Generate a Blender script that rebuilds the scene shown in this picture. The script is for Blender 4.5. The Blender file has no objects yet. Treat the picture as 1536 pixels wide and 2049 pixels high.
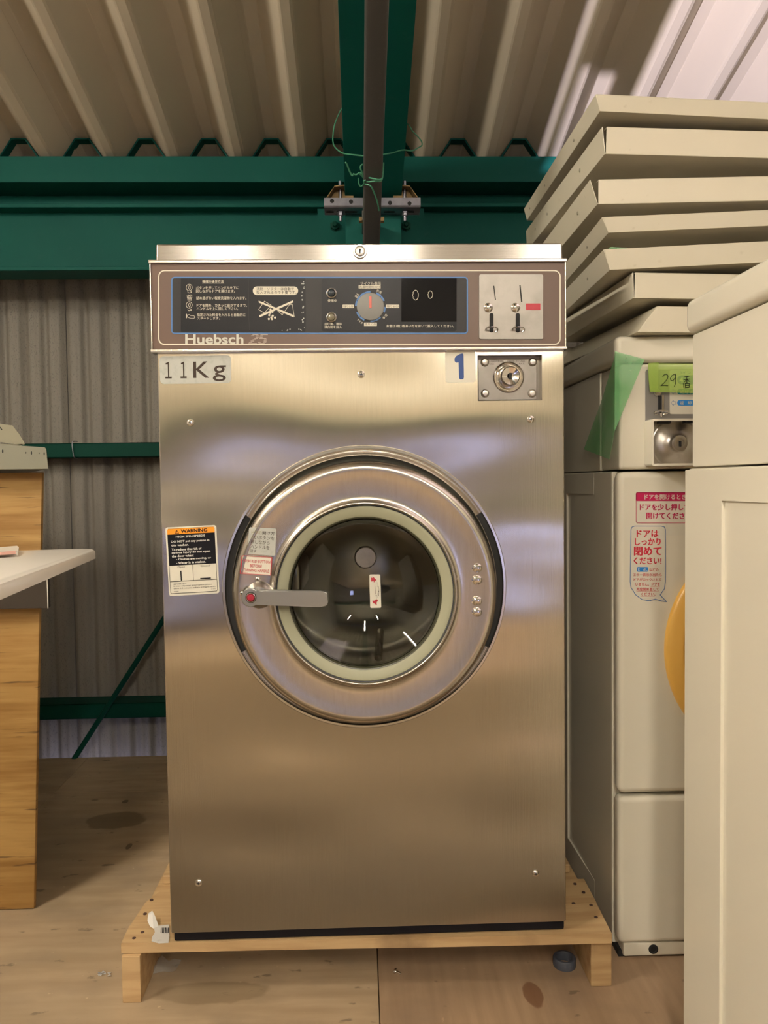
import bpy, bmesh, random
from math import *
from mathutils import Vector as V, Matrix
random.seed(7)
SC = bpy.context.scene
COL = SC.collection
# ---------------------------------------------------------------- camera
F = 1540.0; CX = 768.0; CY = 1024.5
yaw, pitch, roll = radians(1.75), radians(-2.25), radians(0.72)
EYE = V((0, 0, 0.88))
fw = V((sin(yaw)*cos(pitch), cos(yaw)*cos(pitch), sin(pitch)))
r0 = fw.cross(V((0, 0, 1))).normalized(); u0 = r0.cross(fw)
rt = r0*cos(roll)-u0*sin(roll); up = r0*sin(roll)+u0*cos(roll)
cam = bpy.data.cameras.new('camera'); cam.sensor_fit = 'HORIZONTAL'; cam.sensor_width = 36; cam.lens = 36*F/1536
cam.clip_start = 0.05
camo = bpy.data.objects.new('camera', cam); COL.objects.link(camo)
M = Matrix((rt, up, -fw)).transposed().to_4x4(); M.translation = EYE; camo.matrix_world = M
SC.camera = camo
# ---------------------------------------------------------------- world, exposure, lights
w = bpy.data.worlds.new('world'); SC.world = w; w.use_nodes = True
w.node_tree.nodes['Background'].inputs[0].default_value = (0.62, 0.66, 0.85, 1)
w.node_tree.nodes['Background'].inputs[1].default_value = 0.25
vs = SC.view_settings; vs.view_transform = 'Standard'; vs.look = 'None'; vs.gamma = 1; vs.use_curve_mapping = False
vs.exposure = 1.0
LAMP = 210.0       # warm fluorescent tube emission
def light(name, kind, loc, energy, color, size=0.1, rot=None, size_y=None):
    l = bpy.data.lights.new(name, kind); l.energy = energy; l.color = color
    if kind == 'AREA':
        l.size = size
        if size_y: l.shape = 'RECTANGLE'; l.size_y = size_y
    else: l.shadow_soft_size = size
    o = bpy.data.objects.new(name, l); o.location = loc
    if rot: o.rotation_euler = rot
    COL.objects.link(o); return o
# added cool floodlight, out of view low behind the viewer (its hood is built further down)
FL = V((-1.3, -2.6, 0.12))
light('added_flood_light', 'POINT', tuple(FL), 1250, (0.86, 0.79, 1.0), 0.0018)
# the same cool light coming up through the slot between floor edge and rear wall
light('gap_light', 'AREA', (-0.9, 2.52, -0.45), 7.0, (0.72, 0.7, 1.0), 0.25, (radians(180-12), 0, 0), 2.4)

def onY(x, y, Y):
    d = rt*((x-CX)/F)-up*((y-CY)/F)+fw; return EYE+d*(Y/d.y)
def onZ(x, y, Z):
    d = rt*((x-CX)/F)-up*((y-CY)/F)+fw; return EYE+d*((Z-EYE.z)/d.z)
def onX(x, y, X):
    d = rt*((x-CX)/F)-up*((y-CY)/F)+fw; return EYE+d*(X/d.x)

# ---------------------------------------------------------------- materials
MATS = {}
def mat(name, color, rough=0.5, metal=0.0, **k):
    if name in MATS: return MATS[name]
    m = bpy.data.materials.new(name); m.use_nodes = True; MATS[name] = m
    nt = m.node_tree; b = nt.nodes['Principled BSDF']; N = nt.nodes.new; L = nt.links.new
    b.inputs['Base Color'].default_value = (*color, 1); b.inputs['Roughness'].default_value = rough
    b.inputs['Metallic'].default_value = metal
    for kk in ('Alpha', 'IOR', 'Transmission Weight', 'Coat Weight', 'Coat Roughness', 'Anisotropic', 'Emission Strength', 'Specular IOR Level'):
        if kk in k: b.inputs[kk].default_value = k[kk]
    if 'emit' in k: b.inputs['Emission Color'].default_value = (*k['emit'], 1)
    tc = N('ShaderNodeTexCoord')
    src = tc.outputs['Object']
    if 'Anisotropic' in k:
        t = N('ShaderNodeTangent'); t.direction_type = 'RADIAL'; t.axis = k.get('taxis', 'Z'); L(t.outputs[0], b.inputs['Tangent'])
    col = None
    for spec in k.get('layers', []):      # (scale vec, noise scale, color, lo, hi, strength)
        sv, ns, c2, lo, hi, st = spec
        mp = N('ShaderNodeMapping'); mp.inputs['Scale'].default_value = sv; L(src, mp.inputs[0])
        no = N('ShaderNodeTexNoise'); no.inputs['Scale'].default_value = ns; no.inputs['Detail'].default_value = 5; L(mp.outputs[0], no.inputs[0])
        cr = N('ShaderNodeMapRange'); cr.inputs[1].default_value = lo; cr.inputs[2].default_value = hi; cr.inputs[4].default_value = st; L(no.outputs[0], cr.inputs[0])
        mx = N('ShaderNodeMix'); mx.data_type = 'RGBA'; L(cr.outputs[0], mx.inputs[0])
        if col: L(col, mx.inputs[6])
        else: mx.inputs[6].default_value = (*color, 1)
        mx.inputs[7].default_value = (*c2, 1); col = mx.outputs[2]
    for (c3, rad, c2, st) in k.get('stains', []):   # ellipse stains
        mp = N('ShaderNodeVectorMath'); mp.operation = 'SUBTRACT'; L(src, mp.inputs[0]); mp.inputs[1].default_value = c3
        nn = N('ShaderNodeTexNoise'); nn.inputs['Scale'].default_value = 25; L(src, nn.inputs[0])
        mv = N('ShaderNodeVectorMath'); mv.operation = 'MULTIPLY'; L(mp.outputs[0], mv.inputs[0]); mv.inputs[1].default_value = [1/a for a in rad]
        ln = N('ShaderNodeVectorMath'); ln.operation = 'LENGTH'; L(mv.outputs[0], ln.inputs[0])
        ad = N('ShaderNodeMath'); ad.operation = 'MULTIPLY_ADD'; L(nn.outputs[0], ad.inputs[0]); ad.inputs[1].default_value = 0.5; L(ln.outputs['Value'], ad.inputs[2])
        cr = N('ShaderNodeMapRange'); cr.inputs[1].default_value = 1.17; cr.inputs[2].default_value = 1.3; cr.inputs[3].default_value = st; cr.inputs[4].default_value = 0; L(ad.outputs[0], cr.inputs[0])
        mx = N('ShaderNodeMix'); mx.data_type = 'RGBA'; L(cr.outputs[0], mx.inputs[0])
        if col: L(col, mx.inputs[6])
        else: mx.inputs[6].default_value = (*color, 1)
        mx.inputs[7].default_value = (*c2, 1); col = mx.outputs[2]
    if col: L(col, b.inputs['Base Color'])
    prev = None
    for (sv, ns, st, dist) in k.get('bump', []):
        mp = N('ShaderNodeMapping'); mp.inputs['Scale'].default_value = sv; L(src, mp.inputs[0])
        no = N('ShaderNodeTexNoise'); no.inputs['Scale'].default_value = ns; no.inputs['Detail'].default_value = k.get('bdetail', 2); L(mp.outputs[0], no.inputs[0])
        bp = N('ShaderNodeBump'); bp.inputs['Strength'].default_value = st; bp.inputs['Distance'].default_value = dist; L(no.outputs[0], bp.inputs['Height'])
        if prev: L(prev, bp.inputs['Normal'])
        prev = bp.outputs[0]
    if prev: L(prev, b.inputs['Normal'])
    return m
STEEL = mat('brushed_steel', (0.57, 0.52, 0.44), 0.23, 1.0, Anisotropic=0.82,
            layers=[((40, 40, 1.5), 12, (0.5, 0.455, 0.385), 0.4, 0.7, 0.5), ((1, 1, 1), 3, (0.54, 0.49, 0.42), 0.45, 0.75, 0.6)],
            bump=[((260, 260, 3), 3, 0.10, 0.0006), ((1.1, 1.1, 2.6), 1.5, 1.0, 0.03)], bdetail=1)
LIDS = mat('lid_steel', (0.50, 0.465, 0.43), 0.24, 1.0, Anisotropic=0.8, taxis='X', bump=[((3, 260, 260), 3, 0.1, 0.0006), ((1.5, 1, 1), 2, 0.3, 0.008)], layers=[((1, 1, 1), 9, (0.54, 0.5, 0.45), 0.45, 0.75, 0.5)])
STEELP = mat('polished_steel', (0.62, 0.59, 0.54), 0.22, 1.0, layers=[((1, 1, 1), 9, (0.52, 0.48, 0.43), 0.45, 0.75, 0.5)], bump=[((60, 60, 60), 3, 0.05, 0.0005), ((1.5, 1.5, 1.5), 2, 0.25, 0.01)])
CHROME = mat('chrome', (0.72, 0.69, 0.66), 0.12, 1.0)
SATIN = mat('satin_steel', (0.55, 0.52, 0.48), 0.33, 1.0, layers=[((1, 1, 1), 60, (0.42, 0.39, 0.35), 0.45, 0.7, 0.6)])
DRUM = mat('drum_steel', (0.27, 0.26, 0.225), 0.3, 1.0)
BROWN = mat('brown_enamel', (0.115, 0.066, 0.046), 0.38)
CHAR = mat('charcoal_print', (0.03, 0.029, 0.03), 0.4, 0, **{'Specular IOR Level': 0.2})
BLACKG = mat('black_gloss', (0.004, 0.004, 0.006), 0.1, 0, **{'Specular IOR Level': 0.15})
BLACK = mat('black_print', (0.007, 0.007, 0.010), 0.35, 0, **{'Specular IOR Level': 0.2})
DARK = mat('dark_gap', (0.01, 0.01, 0.01), 0.8)
WHITE = mat('white_ink', (0.72, 0.7, 0.63), 0.5)
CREAMI = mat('cream_ink', (0.66, 0.62, 0.5), 0.5)
BLUE = mat('blue_ink', (0.06, 0.17, 0.42), 0.45)
NAVY = mat('navy_ink', (0.01, 0.05, 0.22), 0.45)
REDI = mat('red_ink', (0.45, 0.03, 0.05), 0.45)
ORANGE = mat('orange_ink', (0.85, 0.30, 0.01), 0.45)
LABELW = mat('label_white', (0.66, 0.63, 0.53), 0.4)
LABELG = mat('label_grey', (0.44, 0.45, 0.41), 0.4, layers=[((1, 1, 1), 90, (0.33, 0.34, 0.3), 0.5, 0.7, 0.6)])
INKB = mat('brown_ink', (0.045, 0.03, 0.022), 0.5, 0, **{'Specular IOR Level': 0.2})
GASKET = mat('gasket_cream', (0.32, 0.32, 0.22), 0.5)
RUBBERD = mat('dark_rubber', (0.03, 0.032, 0.04), 0.6)
GLASS = mat('door_glass', (0.93, 0.95, 0.93), 0.02, 0, **{'Transmission Weight': 1.0, 'IOR': 1.45})
CREAM = mat('cream_enamel', (0.73, 0.69, 0.575), 0.22, 0, layers=[((1, 1, 1), 1.5, (0.69, 0.645, 0.525), 0.4, 0.7, 0.6)], bump=[((1, 1, 1), 90, 0.08, 0.0006)])
CREAMT = mat('cream_tray_paint', (0.66, 0.61, 0.48), 0.35, 0, layers=[((1, 1, 1), 3, (0.60, 0.55, 0.42), 0.4, 0.7, 0.6), ((1, 1, 1), 37, (0.38, 0.32, 0.2), 0.70, 0.78, 0.3)], bump=[((1, 1, 1), 60, 0.06, 0.0006)])
GREYP = mat('grey_paint', (0.22, 0.215, 0.165), 0.45)
WHITEP = mat('white_gloss', (0.72, 0.68, 0.60), 0.2)
YELLOW = mat('yellow_plastic', (0.74, 0.42, 0.08), 0.35, layers=[((1, 1, 1), 6, (0.66, 0.40, 0.10), 0.4, 0.7, 0.6)])
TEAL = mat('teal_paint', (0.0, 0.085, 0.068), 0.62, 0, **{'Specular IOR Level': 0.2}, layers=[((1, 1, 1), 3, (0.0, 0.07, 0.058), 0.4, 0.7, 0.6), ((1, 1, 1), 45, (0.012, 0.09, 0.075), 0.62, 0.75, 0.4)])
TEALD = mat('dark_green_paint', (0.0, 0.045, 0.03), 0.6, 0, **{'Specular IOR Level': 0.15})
GALV = mat('galvanised_steel', (0.36, 0.36, 0.42), 0.42, 1.0, layers=[((1, 1, 1), 40, (0.26, 0.26, 0.31), 0.4, 0.65, 0.6)])
GALVB = mat('yellowed_zinc', (0.22, 0.15, 0.07), 0.45, 0.7)
PIPEG = mat('grey_tube_coating', (0.085, 0.08, 0.075), 0.38, 0.3, layers=[((2, 2, 2), 60, (0.12, 0.11, 0.10), 0.6, 0.75, 0.6)])
DECK = mat('roof_cream_paint', (0.60, 0.52, 0.40), 0.6, 0, layers=[((1, 1, 1), 2.2, (0.52, 0.45, 0.34), 0.4, 0.7, 0.7)], bump=[((1, 1, 1), 160, 0.08, 0.0008)])
WALLM = mat('speckled_grey_metal', (0.235, 0.215, 0.185), 0.6, 0, layers=[((1, 1, 0.5), 330, (0.10, 0.09, 0.08), 0.57, 0.66, 0.7), ((1, 1, 0.3), 3, (0.22, 0.20, 0.175), 0.4, 0.7, 0.7)], bump=[((1, 1, 0.5), 330, 0.3, 0.001)])
def plywood(n, c, c2, st, grain):
    return mat(n, c, 0.65, 0, layers=[(grain, 3.2, c2, 0.35, 0.68, 0.8), ((1, 1, 1), 2.0, [a*0.6 for a in c], 0.48, 0.72, 0.8), ((1, 1.6, 1), 7, [c[0]*0.62, c[1]*0.62, c[2]*0.66], 0.48, 0.68, 0.55), ((1, 2, 1), 19, [a*0.35 for a in c], 0.66, 0.71, 0.75), ((1, 1, 1), 70, [a*1.5 for a in c], 0.70, 0.76, 0.5)],
               stains=st, bump=[(grain, 6, 0.2, 0.001)], bdetail=4)
FLOORA = plywood('plywood_floor', (0.47, 0.355, 0.225), (0.36, 0.26, 0.155), [((-0.654, 2.01, 0), (0.075, 0.052, 1), (0.15, 0.105, 0.06), 0.65), ((-0.268, 1.308, 0), (0.10, 0.030, 1), (0.22, 0.155, 0.085), 0.6), ((-0.575, 1.86, 0), (0.007, 0.016, 1), (0.1, 0.065, 0.04), 0.8), ((-0.665, 2.13, 0), (0.009, 0.012, 1), (0.1, 0.065, 0.04), 0.8)], (1.5, 12, 1))
FLOORB = plywood('plywood_floor_red', (0.40, 0.275, 0.17), (0.30, 0.20, 0.12), [((0.284, 1.275, 0), (0.017, 0.034, 1), (0.16, 0.07, 0.03), 0.8), ((0.8, 1.3, 0), (0.05, 0.05, 1), (0.06, 0.025, 0.01), 0.8)], (16, 1.2, 1))
FLOORC = plywood('plywood_floor_shade', (0.20, 0.14, 0.07), (0.15, 0.10, 0.05), [], (1.5, 12, 1))  # shade put into the colour: boards darkened for the viewer's shadow
PALLETW = mat('pallet_pine', (0.52, 0.355, 0.18), 0.6, 0, layers=[((2, 22, 22), 3, (0.38, 0.235, 0.105), 0.4, 0.65, 0.75), ((1, 1, 1), 9, (0.17, 0.10, 0.05), 0.58, 0.75, 0.65)], bump=[((2, 25, 25), 5, 0.25, 0.002)], bdetail=4)
CRATEW = mat('crate_plywood', (0.44, 0.27, 0.09), 0.5, 0, layers=[((1.6, 1, 20), 3.0, (0.25, 0.125, 0.03), 0.42, 0.68, 0.9), ((1, 1, 3), 2.0, (0.28, 0.14, 0.03), 0.42, 0.68, 0.8), ((2.5, 2, 34), 3.1, (0.08, 0.04, 0.015), 0.63, 0.70, 0.8), ((6, 2, 10), 3.0, (0.07, 0.035, 0.015), 0.72, 0.76, 0.8)], bump=[((1.5, 1, 40), 4, 0.25, 0.0015)], bdetail=4)
TAPEG = mat('green_tape', (0.22, 0.62, 0.25), 0.3, 0, Alpha=0.42, layers=[((1, 1, 1), 9, (0.40, 0.68, 0.42), 0.5, 0.62, 0.7)])
TAPEY = mat('yellow_green_tape', (0.40, 0.58, 0.10), 0.35, 0, Alpha=0.45)
PLAST = mat('clear_plastic_scrap', (0.6, 0.6, 0.58), 0.15, 0, Alpha=0.35)
WIREG = mat('green_wire_coating', (0.06, 0.26, 0.15), 0.45)
WIREB = mat('rusty_black_wire', (0.035, 0.02, 0.02), 0.6)
TUBE = mat('lamp_tube', (1, 1, 1), 0.4, 0, emit=(1.0, 0.91, 0.77), **{'Emission Strength': LAMP})
FROST = mat('daylit_pane', (0.8, 0.8, 0.9), 0.4, 0, emit=(0.42, 0.50, 1.0), **{'Emission Strength': 4.5})
WALLR = mat('rear_wall_paint', (0.34, 0.31, 0.26), 0.7, layers=[((1, 1, 1), 1.5, (0.24, 0.2, 0.16), 0.4, 0.7, 0.8)])
LENS = mat('lamp_lens', (0.03, 0.04, 0.05), 0.08)

# ---------------------------------------------------------------- mesh builder
class MB:
    def __init__(s, m=None):
        s.bm = bmesh.new(); s.mats = [m] if m else []; s.mi = 0; s.bev = False
    def use(s, m):
        if m not in s.mats: s.mats.append(m)
        s.mi = s.mats.index(m); return s
    def face(s, pts):
        f = s.bm.faces.new([s.bm.verts.new(p) for p in pts]); f.material_index = s.mi; return f
    def hexa(s, p, bev=0, seg=2):         # 8 corners: bottom 4, top 4
        v = [s.bm.verts.new(q) for q in p]; fs = []
        for q in ((0, 3, 2, 1), (4, 5, 6, 7), (0, 1, 5, 4), (1, 2, 6, 5), (2, 3, 7, 6), (3, 0, 4, 7)):
            f = s.bm.faces.new([v[i] for i in q]); f.material_index = s.mi; fs.append(f)
        if bev > 0:
            s.bev = True
            es = list({e for f in fs for e in f.edges})
            r = bmesh.ops.bevel(s.bm, geom=es, offset=bev, segments=seg, profile=0.5, affect='EDGES', clamp_overlap=True)
            for f in r['faces']: f.material_index = s.mi
    def box(s, x0, x1, y0, y1, z0, z1, bev=0, seg=2, X=None):
        p = [V(q) for q in ((x0, y0, z0), (x1, y0, z0), (x1, y1, z0), (x0, y1, z0), (x0, y0, z1), (x1, y0, z1), (x1, y1, z1), (x0, y1, z1))]
        if X: p = [X @ q for q in p]
        s.hexa(p, bev, seg)
    def prism(s, pts, vec, bev=0):        # loop extruded along vec
        vec = V(vec); a = [s.bm.verts.new(p) for p in pts]; b = [s.bm.verts.new(V(p)+vec) for p in pts]; n = len(pts); fs = []
        fs.append(s.bm.faces.new(a)); fs.append(s.bm.faces.new(b[::-1]))
        for i in range(n): fs.append(s.bm.faces.new((a[i], b[i], b[(i+1) % n], a[(i+1) % n])))
        for f in fs: f.material_index = s.mi
        if bev:
            s.bev = True
            es = list(fs[0].edges)
            r = bmesh.ops.bevel(s.bm, geom=es, offset=bev, segments=2, profile=0.5, affect='EDGES', clamp_overlap=True)
            for f in r['faces']: f.material_index = s.mi
    def frame(s, outer, inner, vec):      # band between two equal-length loops, extruded
        vec = V(vec); n = len(outer)
        A = [[s.bm.verts.new(V(p)+o) for p in lp] for lp in (outer, inner) for o in (V((0, 0, 0)), vec)]
        oa, ob, ia, ib = A
        for i in range(n):
            j = (i+1) % n
            for q in ((oa[i], oa[j], ia[j], ia[i]), (ob[i], ob[j], ib[j], ib[i]), (oa[i], oa[j], ob[j], ob[i]), (ia[i], ia[j], ib[j], ib[i])):
                s.bm.faces.new(q).material_index = s.mi
    def lathe(s, c, axis, prof, n=48, a0=0, a1=2*pi):
        c = V(c); ax = V(axis).normalized(); t = V((0, 0, 1)) if abs(ax.z) < 0.9 else V((1, 0, 0))
        e1 = (t-ax*t.dot(ax)).normalized(); e2 = ax.cross(e1); full = abs(a1-a0-2*pi) < 1e-6; rings = []
        m = n if full else n+1
        for r, h in prof:
            if r < 1e-6: rings.append([s.bm.verts.new(c+ax*h)])
            else: rings.append([s.bm.verts.new(c+ax*h+(e1*cos(a0+(a1-a0)*i/n)+e2*sin(a0+(a1-a0)*i/n))*r) for i in range(m)])
        for A, B in zip(rings, rings[1:]):
            for i in range(n):
                j = (i+1) % m
                if len(A) == 1 and len(B) == 1: continue
                if len(A) == 1: q = (A[0], B[i], B[j])
                elif len(B) == 1: q = (A[i], A[j], B[0])
                else: q = (A[i], A[j], B[j], B[i])
                s.bm.faces.new(q).material_index = s.mi
    def tube(s, pts, r, n=8, smooth=0, flat=1.0):
        pts = [V(p) for p in pts]
        for _ in range(smooth):
            q = [pts[0]]
            for a, b in zip(pts, pts[1:]): q += [a*0.75+b*0.25, a*0.25+b*0.75]
            q.append(pts[-1]); pts = q
        rings = []; prev = None
        for i, p in enumerate(pts):
            d = (pts[min(i+1, len(pts)-1)]-pts[max(i-1, 0)]).normalized()
            if prev is None: t = V((0, 0, 1)) if abs(d.z) < 0.9 else V((1, 0, 0))
            else: t = prev
            e1 = (t-d*t.dot(d)).normalized(); prev = e1; e2 = d.cross(e1)
            rings.append([s.bm.verts.new(p+(e1*cos(2*pi*k/n)+e2*sin(2*pi*k/n)*flat)*r) for k in range(n)])
        for A, B in zip(rings, rings[1:]):
            for i in range(n): s.bm.faces.new((A[i], A[(i+1) % n], B[(i+1) % n], B[i])).material_index = s.mi
        s.bm.faces.new(rings[0][::-1]).material_index = s.mi; s.bm.faces.new(rings[-1]).material_index = s.mi
    def text(s, body, fn, a0, a1, b0, b1, bold=0.0, shear=0.0, res=2, rot=0):   # fit into a box of fn's (a,b) space; b grows downwards
        c = bpy.data.curves.new('lettering', 'FONT'); c.body = body; c.resolution_u = res; cjk = bold > 0 and any(ord(q) > 0x2fff for q in body); c.offset = 0 if cjk else bold; c.shear = shear
        o = bpy.data.objects.new('lettering', c); COL.objects.link(o)
        dg = bpy.context.evaluated_depsgraph_get(); me = bpy.data.meshes.new_from_object(o.evaluated_get(dg))
        reps = [(0, 0)]
        if cjk: dd = bold*0.45; reps = [(-dd, -dd*0.6), (dd, -dd*0.6), (-dd, dd*0.6), (dd, dd*0.6)]
        xs = [v.co.x for v in me.vertices]; ys = [v.co.y for v in me.vertices]
        if xs:
            x0, x1, y0, y1 = min(xs), max(xs), min(ys), max(ys)
            if x1-x0 < 1e-6: x1 += 1
            if y1-y0 < 1e-6: y1 += 1
            ca, cb = (a0+a1)/2, (b0+b1)/2
            for ri, (ox, oy) in enumerate(reps):
                vv = []
                for v in me.vertices:
                    a = a0+(v.co.x+ox-x0)/(x1-x0)*(a1-a0); b = b1-(v.co.y+oy-y0)/(y1-y0)*(b1-b0)
                    if rot: da, db = a-ca, b-cb; a = ca+da*cos(rot)-db*sin(rot); b = cb+da*sin(rot)+db*cos(rot)
                    vv.append(s.bm.verts.new(fn(a, b)-V((0, ri*0.00006, 0))))
                for p in me.polygons:
                    try: s.bm.faces.new([vv[i] for i in p.vertices]).material_index = s.mi
                    except ValueError: pass
        bpy.data.objects.remove(o); bpy.data.curves.remove(c); bpy.data.meshes.remove(me)
    def poly(s, pts, fn): s.face([fn(a, b) for a, b in pts])
    def stroke(s, pts, wd, fn, close=False):
        if close: pts = list(pts)+[pts[0]]
        for (ax, ay), (bx, by) in zip(pts, pts[1:]):
            l = hypot(bx-ax, by-ay) or 1; nx, ny = -(by-ay)/l*wd/2, (bx-ax)/l*wd/2
            ex, ey = (bx-ax)/l*wd/3, (by-ay)/l*wd/3
            s.poly([(ax-ex+nx, ay-ey+ny), (bx+ex+nx, by+ey+ny), (bx+ex-nx, by+ey-ny), (ax-ex-nx, ay-ey-ny)], fn)
    def disc(s, a, b, r, fn, n=20, rb=None): s.poly([(a+r*cos(2*pi*i/n), b+(rb or r)*sin(2*pi*i/n)) for i in range(n)], fn)
    def build(s, name, parent=None, label=None, ang=32, origin=None, recalc=True):
        if 'glass' in name: bmesh.ops.remove_doubles(s.bm, verts=s.bm.verts, dist=1e-6)
        if recalc: bmesh.ops.recalc_face_normals(s.bm, faces=s.bm.faces)
        me = bpy.data.meshes.new(name)
        o = bpy.data.objects.new(name, me); COL.objects.link(o)
        off = V(origin) if origin else (V(parent['_o']) if parent is not None else V((0, 0, 0)))
        bmesh.ops.translate(s.bm, verts=s.bm.verts, vec=-off)
        s.bm.to_mesh(me); s.bm.free()
        for m in s.mats: me.materials.append(m)
        if s.bev: md = o.modifiers.new('wn', 'WEIGHTED_NORMAL'); md.keep_sharp = True; md.weight = 100
        if len(me.polygons): 
            me.polygons.foreach_set('use_smooth', [True]*len(me.polygons)); me.set_sharp_from_angle(angle=radians(ang))
        o['_o'] = tuple(off)
        if parent is not None:
            o.parent = parent
            if origin: o.location = V(origin)-V(parent['_o'])
        else: o.location = off
        if label: o['label'] = label
        return o
def build_split(b, name, parent=None, label=None):
    """one object per connected piece"""
    bm = b.bm; bm.verts.index_update(); bm.verts.ensure_lookup_table(); seen = set(); comps = []
    for v in bm.verts:
        if v.index in seen: continue
        st = [v]; seen.add(v.index); c = []
        while st:
            q = st.pop(); c.append(q)
            for e in q.link_edges:
                o = e.other_vert(q)
                if o.index not in seen: seen.add(o.index); st.append(o)
        comps.append(c)
    out = []
    for c in comps:
        nb = MB(); nb.bev = b.bev; nb.mats = list(b.mats); mp = {}
        for v in c: mp[v] = nb.bm.verts.new(v.co)
        for f in {f for v in c for f in v.link_faces}:
            nb.bm.faces.new([mp[v] for v in f.verts]).material_index = f.material_index
        out.append(nb.build(name, parent, label))
    bm.free(); return out
def tag(o, label=None, cat=None, group=None, kind=None):
    if label: o['label'] = label
    if cat: o['category'] = cat
    if group: o['group'] = group
    if kind: o['kind'] = kind
    return o
def thing(name, loc, label=None, cat=None, group=None, kind=None):
    o = bpy.data.objects.new(name, None); o.empty_display_size = 0.1; COL.objects.link(o); o.location = loc; o['_o'] = tuple(loc)
    return tag(o, label, cat, group, kind)
def part_copy(src, loc, name=None):
    c = src.copy(); COL.objects.link(c); c.parent = src.parent; c.location = V(loc)-V(src.parent['_o']) if src.parent else V(loc); return c
def rr(x0, x1, y0, y1, r, n=5):      # rounded rectangle loop in 2D
    P = []
    for cx, cy, a in ((x1-r, y1-r, 0), (x0+r, y1-r, pi/2), (x0+r, y0+r, pi), (x1-r, y0+r, 3*pi/2)):
        for i in range(n+1):
            t = a+pi/2*i/n; P.append((cx+r*cos(t), cy+r*sin(t)))
    return P
def bil(q, Y, off=0):                # unit-square map on a tilted sticker, corners TL TR BR BL in photo px
    c = [onY(x, y, Y) for x, y in q]
    def fn(u, v): p = (c[0]*(1-u)+c[1]*u)*(1-v)+(c[3]*(1-u)+c[2]*u)*v; return V((p.x, p.y-off, p.z))
    return fn

# ================================================================ STRUCTURE
# ---- floor of plywood boards
fl = thing('floor', (0, 0, 0), kind='structure')
xs = [-2.71, -1.8, -0.89, 0.02, 0.93, 1.35]; ys = [-3.5, -0.72, 1.10, 2.20, 2.49]
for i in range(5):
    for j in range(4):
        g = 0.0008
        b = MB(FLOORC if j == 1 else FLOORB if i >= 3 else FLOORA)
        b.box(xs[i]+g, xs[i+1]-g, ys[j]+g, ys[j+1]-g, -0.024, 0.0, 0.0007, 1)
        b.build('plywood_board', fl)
b = MB(mat('joist_wood', (0.12, 0.08, 0.04), 0.7)); b.box(-2.71, 1.35, -3.5, 2.49, -0.12, -0.0245); b.build('subfloor', fl)
b = MB(mat('ground_concrete', (0.2, 0.2, 0.2), 0.8)); b.box(-3.4, 3.4, -4, 2.75, -2.7, -2.6); tag(b.build('floor'), kind='structure')
# ---- rear wall of corrugated sheets
wb = thing('wall_back', (0, 2.6, 0), kind='structure')
PIT = 0.0660; WY = 2.585
def wprof(x):
    t = (x/PIT) % 1.0
    v = 0.5-0.5*cos(2*pi*min(1, max(0, (t if t < 0.5 else 1-t)/0.30)) / 2)      # 0 in the valley, 1 on the ridge
    return 0.017*(1-v)+(0.0025*(0.5+0.5*cos(4*pi*(t-0.5)/0.4*0.5)) if 0.3 < t < 0.7 else 0.0)
seams = [-2.98, -1.985, -0.966, 0.05, 1.066, 2.08, 3.2]
for a, c in zip(seams, seams[1:]):
    b = MB(WALLM); n = int((c-a-0.003)/0.0062); P = []
    for i in range(n+1):
        x = a+0.0015+(c-a-0.003)*i/n
        P.append((x, WY+wprof(x-seams[2])))
    z0, z1 = -1.2, 1.93
    lo = [b.bm.verts.new((x, y, z0)) for x, y in P]; hi = [b.bm.verts.new((x, y, z1)) for x, y in P]
    for i in range(n): b.bm.faces.new((lo[i], lo[i+1], hi[i+1], hi[i]))
    b.box(a+0.001, c-0.001, WY+0.0185, WY+0.03, z0, z1)
    b.build('wall_sheet', wb, ang=60)
# ---- roof of trapezoid steel deck
SL = -0.277
def rz(Y, off=0): return 1.8525+off+SL*(Y-2.44)
cl = thing('ceiling', (0, 0, 1.85), kind='structure')
RP = 0.1915; RH = 0.087; X00 = -0.851     # left edge of the rib (high flat side) at k=0
def rib_profile(k0, k1, xo=0):
    P = []
    for k in range(k0, k1):
        x = X00+RP*k
        P += [(x-0.060, 0.003), (x-0.057, 0.006), (x-0.001, RH-0.002), (x+0.002, RH), (x+0.035, RH), (x+0.038, RH-0.002), (x+0.094, 0.006), (x+0.098, 0.002), (x+0.103, 0.0), (x+0.125, 0.0)]
    x = X00+RP*k1; P.append((x-0.060, 0.003)); return P
for k0 in range(-12, 22, 3):
    b = MB(DECK); P = rib_profile(k0, k0+3)
    x = X00+RP*(k0+3); P += [(x-0.058, 0.0035), (x-0.012, RH-0.022)]
    for (xa, za), (xb, zb) in zip(P, P[1:]):
        Y0, Y1 = -3.62, 2.95
        b.hexa([V((xa, Y0, rz(Y0, za))), V((xb, Y0, rz(Y0, zb))), V((xb, Y1, rz(Y1, zb))), V((xa, Y1, rz(Y1, za))),
                V((xa, Y0, rz(Y0, za)+0.0015)), V((xb, Y0, rz(Y0, zb)+0.0015)), V((xb, Y1, rz(Y1, zb)+0.0015)), V((xa, Y1, rz(Y1, za)+0.0015))])
    b.build('roof_sheet', cl)
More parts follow.
